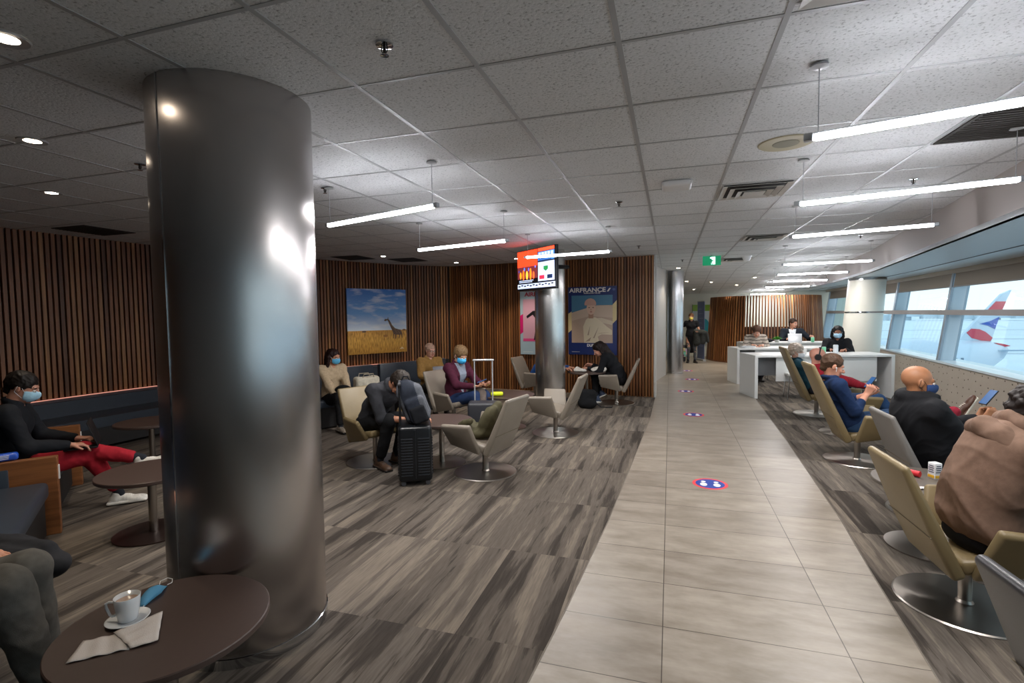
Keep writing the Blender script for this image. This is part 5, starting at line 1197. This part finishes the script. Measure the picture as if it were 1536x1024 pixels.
flat(t, 'club_badge', [(.24, .03), (.36, .03), (.36, -.02), (.30, -.05), (.24, -.02)], .003, glow('#1f7a3a', .8), .001); flat(t, 'red_box', rect(.12, -.17, .26, -.11), .003, glow('#d0243a', 1), .001); flat(t, 'navy_box', rect(.34, -.17, .48, -.11), .003, glow('#14284a', .5), .001)
flat(t, 'ticker', rect(-.55, -.30, .55, -.225), .0, SW)
for k in range(12): flat(t, 'ticker_word', rect(-.52+.088*k, -.27+.012*(k % 2), -.46+.088*k, -.25+.012*(k % 2)), .003, SB, .001)
# exit sign
t = thing('exit_sign', 'green running-figure exit sign hanging over the walkway', 'sign', (.79, 10.9, 2.715), heading((.05, 1)))
b = MB(); b.box((0, .02, 0), (.34, .04, .185), bevel=.004); b.build('housing', mat('sign_green', '#0c6a4a', .4, emit='#0c7a50', estr=.5), t)
b = MB(); b.cyl((0, .02, .09), (0, .02, .118), .02, None, 12); b.build('mount', M_alu, t)
SG = emat('sign_white', '#bfeee6', 1.1)
flat(t, 'doorway', rect(-.01, -.075, .065, .075), .001, SG); flat(t, 'running_figure', oval(-.02, .055, .014, .014, 12), .001, SG)
flat(t, 'running_figure', [(-.05, .035), (-.005, .04), (.01, .0), (.03, -.005), (.03, .005), (.012, .015), (.0, -.01), (.005, -.04), (.02, -.07), (.005, -.075), (-.012, -.03), (-.04, -.05), (-.065, -.045), (-.06, -.035), (-.035, -.035), (-.025, .0), (-.035, .02), (-.055, .01)], .0035, mat('sign_green', '#0c6a4a'), .001)
# banner, far poster
t = thing('roller_banner', 'tall narrow blue-grey banner stand left of the round wooden screen', 'banner', (1.03, 18.75, 0), heading((.93, .36)))
b = MB(); b.box((0, 0, 1.05), (.55, .012, 1.98)); b.build('print', prnt('#6f7da6'), t)
b = MB(); b.box((0, 0, .035), (.6, .1, .07), bevel=.01); b.box((0, 0, 2.05), (.57, .025, .03)); b.build('stand', M_alu, t)
for k in range(9): flat(t, 'print_line', rect(-.18, .5+k*.16, .18-.05*(k % 3), .53+k*.16), .007, prnt('#8d99bb'))
t = thing('wall_poster', 'white poster with a green leafy top on the far wall', 'poster', (1.22, 20.66, 1.23), 0)
b = MB(); b.box((0, 0, 0), (.82, .03, 1.5)); b.build('board', prnt('#b9c8cc'), t)
flat(t, 'green_top', rect(-.4, .5, .4, .74), .016, prnt('#7fa83c')); flat(t, 'dark_frame', rect(-.41, -.75, -.395, .75), .016, prnt('#3a403c')); flat(t, 'teal_patch', oval(.05, -.1, .16, .3), .016, prnt('#2f8f9a'))
t = thing('wall_poster', 'small dark framed poster on the far wall behind the banner', 'poster', (1.9, 20.66, 1.4), 0)
b = MB(); b.box((0, 0, 0), (.5, .03, .9)); b.build('board', prnt('#2f4a40'), t); flat(t, 'pale_sheet', rect(-.2, -.4, .2, .1), .016, prnt('#c9cbbd'))

# ------------------------------------------------------------------ ceiling fittings
def linear(label, p0, p1, z, pw):
    c = Vector(((p0[0]+p1[0])/2, (p0[1]+p1[1])/2, z)); d = Vector((p1[0]-p0[0], p1[1]-p0[1], 0)); Ln = d.length
    t = thing('pendant_light', label, 'light', c, math.atan2(d.y, d.x), 'suspended linear lights')
    b = MB(); b.box((0, 0, 0), (Ln, .032, .032), bevel=.012, seg=3); b.build('tube', M_tube, t, True)
    b = MB(); b.box((0, 0, .017), (Ln+.02, .022, .008), bevel=.002)
    for s_ in (-1, 1): b.box((s_*(Ln/2+.018), 0, .004), (.04, .036, .036), bevel=.006)
    b.build('housing', M_alu, t)
    for s_ in (-1, 1):
        yw = c.y+d.y/Ln*s_*(Ln/2-.02); top = cz(yw)-z
        b = MB(); b.cyl((s_*(Ln/2-.02), 0, .02), (s_*(Ln/2-.02), 0, top), .0022, None, 6); cb = b.build('cable', M_alu, t)
        b = MB(); b.lathe([(0, top-.004), (.035, top-.004), (.04, top-.016), (.01, top-.022), (0, top-.022)], c=(s_*(Ln/2-.02), 0, 0), n=24); b.build('canopy', M_grid, cb, True)
    l = bpy.data.lights.new('bar_light', 'AREA'); l.shape = 'RECTANGLE'; l.size = Ln; l.size_y = .03; l.energy = 16*pw; l.color = (1, .95, .90)
    o = bpy.data.objects.new('bar_light', l); COL.objects.link(o); o.parent = t; o.location = (0, 0, -.022)
    return t
LN = [((-2.88, 3.84), (-1.66, 3.44), 2.5, 'suspended light bar just right of the huge dark pillar'), ((-2.96, 5.67), (-1.72, 5.32), 2.5, 'second suspended light bar on the left side, left of the television'),
      ((-1.95, 6.99), (-.76, 6.75), 2.5, 'suspended light bar crossing in front of the television'), ((.63, 2.71), (1.80, 2.38), 2.5, 'nearest suspended light bar at the upper right, beside the round speaker'),
      ((.93, 4.34), (2.08, 4.01), 2.5, 'second suspended light bar from the camera on the window side'), ((1.27, 6.21), (2.4, 5.86), 2.5, 'third suspended light bar from the camera on the window side'),
      ((1.89, 9.9), (3.15, 9.72), 2.5, 'fourth suspended light bar from the camera on the window side'), ((2.29, 12.58), (3.58, 12.41), 2.5, 'fifth suspended light bar, left of the top of the white column'),
      ((2.60, 14.9), (3.86, 14.95), 2.48, 'sixth suspended light bar from the camera on the window side'), ((2.86, 17.6), (4.05, 17.5), 2.44, 'seventh suspended light bar just before the wooden screen'),
      ((2.75, 19.9), (3.85, 19.95), 2.3, 'furthest light bar directly above the wooden screen')]
for p0, p1, z, lb in LN: linear(lb, p0, p1, z, 1)
def ceil_thing(name, label, cat, x, y, group=None): return thing(name, label, cat, (x, y, cz(y)-.001), 0, group)
for k, (x, y, lb, w_) in enumerate([(-2.55, 1.4, 'recessed downlight at the upper left corner of the photo', 4), (-3.85, 2.22, 'recessed downlight left of the huge dark pillar, second from the top', 4), (-5.27, 3.16, 'recessed downlight third from the top left corner', 4),
        (-5.22, 8.56, 'recessed downlight above the giraffe photograph', 8), (-4.43, 10.2, 'recessed downlight near the corner of the slatted walls', 6), (-3.0, 10.0, 'recessed downlight left of the television near the back wall', 9),
        (.2, 13.8, 'far downlight nearest to the far steel pillar', 5), (.05, 15.8, 'far downlight right above the far steel pillar', 5), (.5, 17.0, 'far downlight over the far end of the walkway', 5), (1.25, 17.4, 'far downlight right of the walkway end', 5), (.8, 19.3, 'furthest downlight near the far wall', 5), (2.4, 16.6, 'far downlight between the light bars and the wooden screen', 5), (2.1, 18.3, 'far downlight above the left part of the wooden screen', 5)]):
    t = ceil_thing('downlight', lb, 'light', x, y, 'recessed downlights')
    b = MB(); b.lathe([(.045, -.0), (.045, -.004), (.075, -.007), (.08, -.0)], n=32); b.build('trim_ring', M_alu, t, True)
    b = MB(); b.lathe([(0, -.003), (.044, -.003)], n=24); b.build('lamp', M_down, t)
    l = bpy.data.lights.new('downlight_beam', 'SPOT'); l.energy = w_*5; l.color = (1, .86, .68); l.spot_size = math.radians(95); l.spot_blend = .6; l.shadow_soft_size = .04
    o = bpy.data.objects.new('downlight_beam', l); COL.objects.link(o); o.parent = t; o.location = (0, 0, -.02)
for x, y, lb in [(-1.14, 1.92, 'nearest ceiling sprinkler, at the top of the photo'), (-3.7, 2.79, 'ceiling sprinkler just left of the huge dark pillar'), (-.5, 5.31, 'ceiling sprinkler right of the television light bar'), (2.01, 5.3, 'ceiling sprinkler between the second and third window-side light bars'), (-.51, 8.88, 'ceiling sprinkler above the airline poster'), (2.74, 8.94, 'ceiling sprinkler near the fourth window-side light bar'), (-2.9, 3.83, 'ceiling sprinkler by the light bar next to the dark pillar'), (.25, 11.6, 'ceiling sprinkler left of the exit sign')]:
    t = ceil_thing('sprinkler', lb, 'sprinkler', x, y, 'ceiling sprinklers')
    b = MB(); b.lathe([(.02, 0), (.036, -.004), (.036, -.008), (.016, -.012), (0, -.012)], n=24); b.build('escutcheon', M_chrome, t, True)
    b = MB(); b.cyl((0, 0, -.01), (0, 0, -.045), .007, None, 10); b.tube([(-.013, 0, -.012), (-.014, 0, -.03), (0, 0, -.047), (.014, 0, -.03), (.013, 0, -.012)], .0022, 6); b.build('head', mat('sprinkler_dark', '#4a4642', .4, metal=.8), t, True)
    b = MB(); b.lathe([(0, -.046), (.018, -.047), (.018, -.049), (0, -.05)], n=16); b.build('deflector', M_chrome, t)
t = ceil_thing('ceiling_speaker', 'round yellowed ceiling speaker beside the nearest light bar', 'speaker', .74, 3.88)
b = MB(); b.lathe([(0, -.004), (.085, -.004), (.09, -.006), (.165, -.006), (.172, 0)], n=64); b.build('frame', mat('speaker_cream', '#b5ad90', .6), t, True)
b = MB(); b.lathe([(0, -.0075), (.08, -.0075), (.082, -.006)], n=48); b.build('grille', mat('speaker_grille', '#8d8a78', .8), t)
def diffuser(label, x, y, louv=True):
    t = ceil_thing('air_diffuser', label, 'vent', x, y, 'ceiling air diffusers')
    dm = mat('diffuser_paint', '#c9c6bf', .5)
    b = MB()
    for k, s_ in enumerate((.29, .22, .15)):
        z0, z1 = -.012-.012*k, .0-.010*k
        for q in range(4):
            R = Matrix.Rotation(q*PI/2, 3, 'Z'); P = [(-s_, -s_, z0), (s_, -s_, z0), (s_-.045, -s_+.045, z1-.002), (-s_+.045, -s_+.045, z1-.002)]
            b.hexa([R @ Vector(p) for p in P], [R @ (Vector(p)+Vector((0, 0, -.003))) for p in P])
    b.build('louvres', dm, t)
    b = MB(); b.box((0, 0, -.002), (.56, .56, .002)); b.build('throat', mat('vent_dark', '#3b3835', .8), t)
    b = MB(); b.box((0, 0, -.034), (.18, .18, .004)); b.build('centre_plate', dm, t)
diffuser('square louvred air diffuser between speaker and second light bar', .74, 5.27); diffuser('second louvred air diffuser further along the walkway', 1.37, 8.66); diffuser('air diffuser cut by the top edge of the photo', .74, 1.89); diffuser('third louvred air diffuser beyond the exit sign', 1.37, 12.05)
for x, y, lb in [(-7.0, 4.65, 'dark ceiling vent above the curved slatted wall on the left'), (-5.86, 8.53, 'dark ceiling vent above the giraffe photograph'), (-5.1, 9.3, 'dark ceiling vent near the corner, right of the giraffe photograph'), (2.0, 3.92, 'dark return air grille at the right edge below the nearest light bar')]:
    t = ceil_thing('ceiling_vent', lb, 'vent', x, y, 'dark ceiling vents'); b = MB(); b.box((0, 0, -.006), (.58, .62, .008)); b.build('frame', mat('vent_dark', '#3b3835', .8), t)
    b = MB()
    for k in range(14): b.box((0, -.27+k*.041, -.012), (.54, .006, .008))
    b.build('slats', mat('vent_slat', '#4a4744', .7), t)
t = ceil_thing('wireless_access_point', 'white square wireless unit on the ceiling left of the diffuser', 'access point', .05, 4.73)
b = MB(); b.box((0, 0, -.025), (.25, .25, .048), bevel=.022, seg=3); b.build('housing', M_wplas, t, True); b = MB(); b.lathe([(0, -.0485), (.012, -.0485), (.012, -.047)], n=12); b.build('status_light', emat('led_blue', '#4a90ff', 3), t)
t = ceil_thing('smoke_detector', 'white domed camera on the ceiling right of the exit sign', 'detector', 1.5, 11.45)
b = MB(); b.lathe([(0, -.11), (.05, -.1), (.075, -.06), (.085, -.02), (.1, 0)], n=32); b.build('dome', M_wplas, t, True)

# ------------------------------------------------------------------ outside
GZ = -9.5
b = MB(); b.poly([(-30, -60, GZ), (700, -60, GZ), (700, 900, GZ), (-300, 900, GZ), (-300, 40, GZ), (-30, 40, GZ)]); bmesh.ops.triangulate(b.bm, faces=list(b.bm.faces))
S(b.build('ground', mat('snowy_apron', '#d3dde4', .8, var=.05, scale=.05)))
b = MB()
for (y, w, c) in ((120, 3, 0), (170, 5, 0), (240, 6, 0), (330, 8, 0)): b.box((200, y, GZ+.03), (900, w, .02), Matrix.Rotation(.12, 3, 'Z'))
S(b.build('ground', mat('apron_line', '#b9c4cc', .8)))
U = 11.7
def pz(u, v): return ((u-1470)/U, 1.7-(v-463)/U)
t = thing('airplane', 'white airliner with red and blue tail outside the big window', 'airplane', (38, 79.8, 0), math.atan2(.297, .955))
AW = mat('aircraft_white', '#c3d0dc', .3); AR = mat('aircraft_red', '#c93248', .4); AB = mat('aircraft_blue', '#2550a8', .4); AG = mat('aircraft_grey', '#9fb4c6', .35)
R90 = Matrix.Rotation(PI/2, 3, 'Y')
b = MB(); pr = [(0, -47), (1.1, -46), (2.2, -43.5), (2.85, -39), (2.9, -5), (2.6, -2.5), (2.0, .2), (1.2, 2.2), (.5, 3.2), (0, 3.5)]
cen = lambda x: -5.0+.9*max(0, (x+4)/7.5)**1.5*1.6
b.lathe(pr, n=40, R=R90)
for v in b.bm.verts: v.co.z += cen(v.co.x)
b.build('fuselage', AW, t, True)
def fin(name, px, m, y0=-.18, y1=.18): b = MB(); P = [pz(*p) for p in px]; b.hexa([(x, y0, z) for x, z in P], [(x, y1, z) for x, z in P]); return b.build(name, m, t)
tf = fin('tail_fin', [(1436, 512), (1444, 500), (1498, 442), (1512, 436), (1500, 462), (1484, 514)], AW)
for nm, px, mm in (('red_flash', [(1478, 465), (1489, 453), (1504, 453), (1499, 465)], AR), ('blue_flash', [(1466, 486), (1482, 482), (1495, 476), (1489, 494), (1479, 489)], AB), ('red_flash', [(1447, 499), (1454, 493), (1466, 494), (1475, 498), (1486, 507), (1483, 512), (1470, 511), (1455, 507)], AR)):
    o = fin(nm, px, mm, -.24, .24); o.parent = tf
fin('red_tail_stripe', [(1484, 514), (1496, 516), (1506, 519), (1490, 521)], AR, -.9, .9)
b = MB(); b.hexa([(0, -.4, -3.6), (2.6, -.4, -3.6), (6.5, -9, -3.0), (5.2, -9, -3.0)], [(0, -.4, -3.8), (2.6, -.4, -3.8), (6.5, -9, -3.1), (5.2, -9, -3.1)]); b.hexa([(0, .4, -3.6), (2.6, .4, -3.6), (6.5, 9, -3.0), (5.2, 9, -3.0)], [(0, .4, -3.8), (2.6, .4, -3.8), (6.5, 9, -3.1), (5.2, 9, -3.1)]); b.build('tailplane', AG, t)
b = MB(); b.hexa([(-26, -2, -6), (-17, -2, -6), (-6, -28, -4.6), (-9, -28, -4.6)], [(-26, -2, -6.5), (-17, -2, -6.5), (-6, -28, -4.8), (-9, -28, -4.8)]); b.hexa([(-26, 2, -6), (-17, 2, -6), (-6, 28, -4.6), (-9, 28, -4.6)], [(-26, 2, -6.5), (-17, 2, -6.5), (-6, 28, -4.8), (-9, 28, -4.8)]); b.build('wings', AG, t)
b = MB()
for k in range(44):
    if k % 11 == 5: continue
    b.box((-40+k*.82, -2.86, -4.55), (.32, .06, .42))
b.build('cabin_windows', mat('cabin_window', '#5f7488', .3), t)
for x in (-38, -21):
    for y in (-1.2, 1.2):
        b = MB(); b.cyl((x, y-.2, GZ+.6), (x, y+.2, GZ+.6), .6, None, 16); b.cyl((x, y, GZ+.6), (x, y, -6.5), .15, None, 8); b.build('landing_gear', mat('tyre', '#2a2d31', .7), t)
AP = [(52, 70, 'ground vehicle', 'pale blue-grey service vehicle below the airliner tail'), (60, 72, 'ground vehicle', 'second service vehicle at the right edge beyond the window sill')]
for k, (x, y, c_, lb) in enumerate(AP):
    t = thing('service_vehicle', lb, 'vehicle', (x, y, GZ), .3)
    b = MB(); b.box((0, 0, 1.3), (4.6, 2, 1.5), bevel=.2); b.box((1.6, 0, 2.2), (1.3, 1.9, .8), bevel=.15); b.build('body', mat('vehicle_blue_grey', '#8fa6b8', .5), t)
    for sx_ in (-1.4, 1.4):
        for sy in (-1, 1): b = MB(); b.cyl((sx_, sy*.9, .45), (sx_, sy*1.05, .45), .45, None, 14); b.build('wheel', mat('tyre', '#2a2d31', .7), t)
rs = np.random.RandomState(9); b = MB()
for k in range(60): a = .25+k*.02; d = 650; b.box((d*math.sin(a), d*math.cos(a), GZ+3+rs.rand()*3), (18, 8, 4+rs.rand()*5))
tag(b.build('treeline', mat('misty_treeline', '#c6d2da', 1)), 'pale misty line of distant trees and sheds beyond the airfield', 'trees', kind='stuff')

# ------------------------------------------------------------------ light, world, camera
w = bpy.data.worlds.new('overcast_sky'); scene.world = w; w.use_nodes = True; N, L = w.node_tree.nodes, w.node_tree.links
bg = N['Background']; tc = N.new('ShaderNodeTexCoord'); sx = N.new('ShaderNodeSeparateXYZ'); L.new(tc.outputs['Generated'], sx.inputs[0])
r = ramp(N, [(0, (.88, .92, .95, 1)), (.5, (.90, .94, .96, 1)), (.56, (.82, .92, .96, 1)), (1, (.68, .84, .98, 1))]); mr = N.new('ShaderNodeMapRange'); mr.inputs[1].default_value = -1; mr.inputs[2].default_value = 1
L.new(sx.outputs[2], mr.inputs[0]); L.new(mr.outputs[0], r.inputs[0]); L.new(r.outputs[0], bg.inputs['Color']); bg.inputs['Strength'].default_value = .76
cam = bpy.data.cameras.new('camera'); cam.sensor_width = 36; cam.lens = 760/1536*36; cam.clip_end = 3000; cam.clip_start = .05
co = bpy.data.objects.new('camera', cam); COL.objects.link(co)
co.matrix_world = Matrix(((0.95472479, -0.00465123, 0.29745411, 0), (0.29724909, 0.05518548, -0.95320383, 0), (-0.01198158, 0.99846529, 0.05406952, 1.7), (0, 0, 0, 1)))
scene.camera = co
scene.view_settings.view_transform = 'Standard'; scene.view_settings.look = 'None'; scene.view_settings.gamma = 1; scene.view_settings.use_curve_mapping = False
scene.view_settings.exposure = 1.15
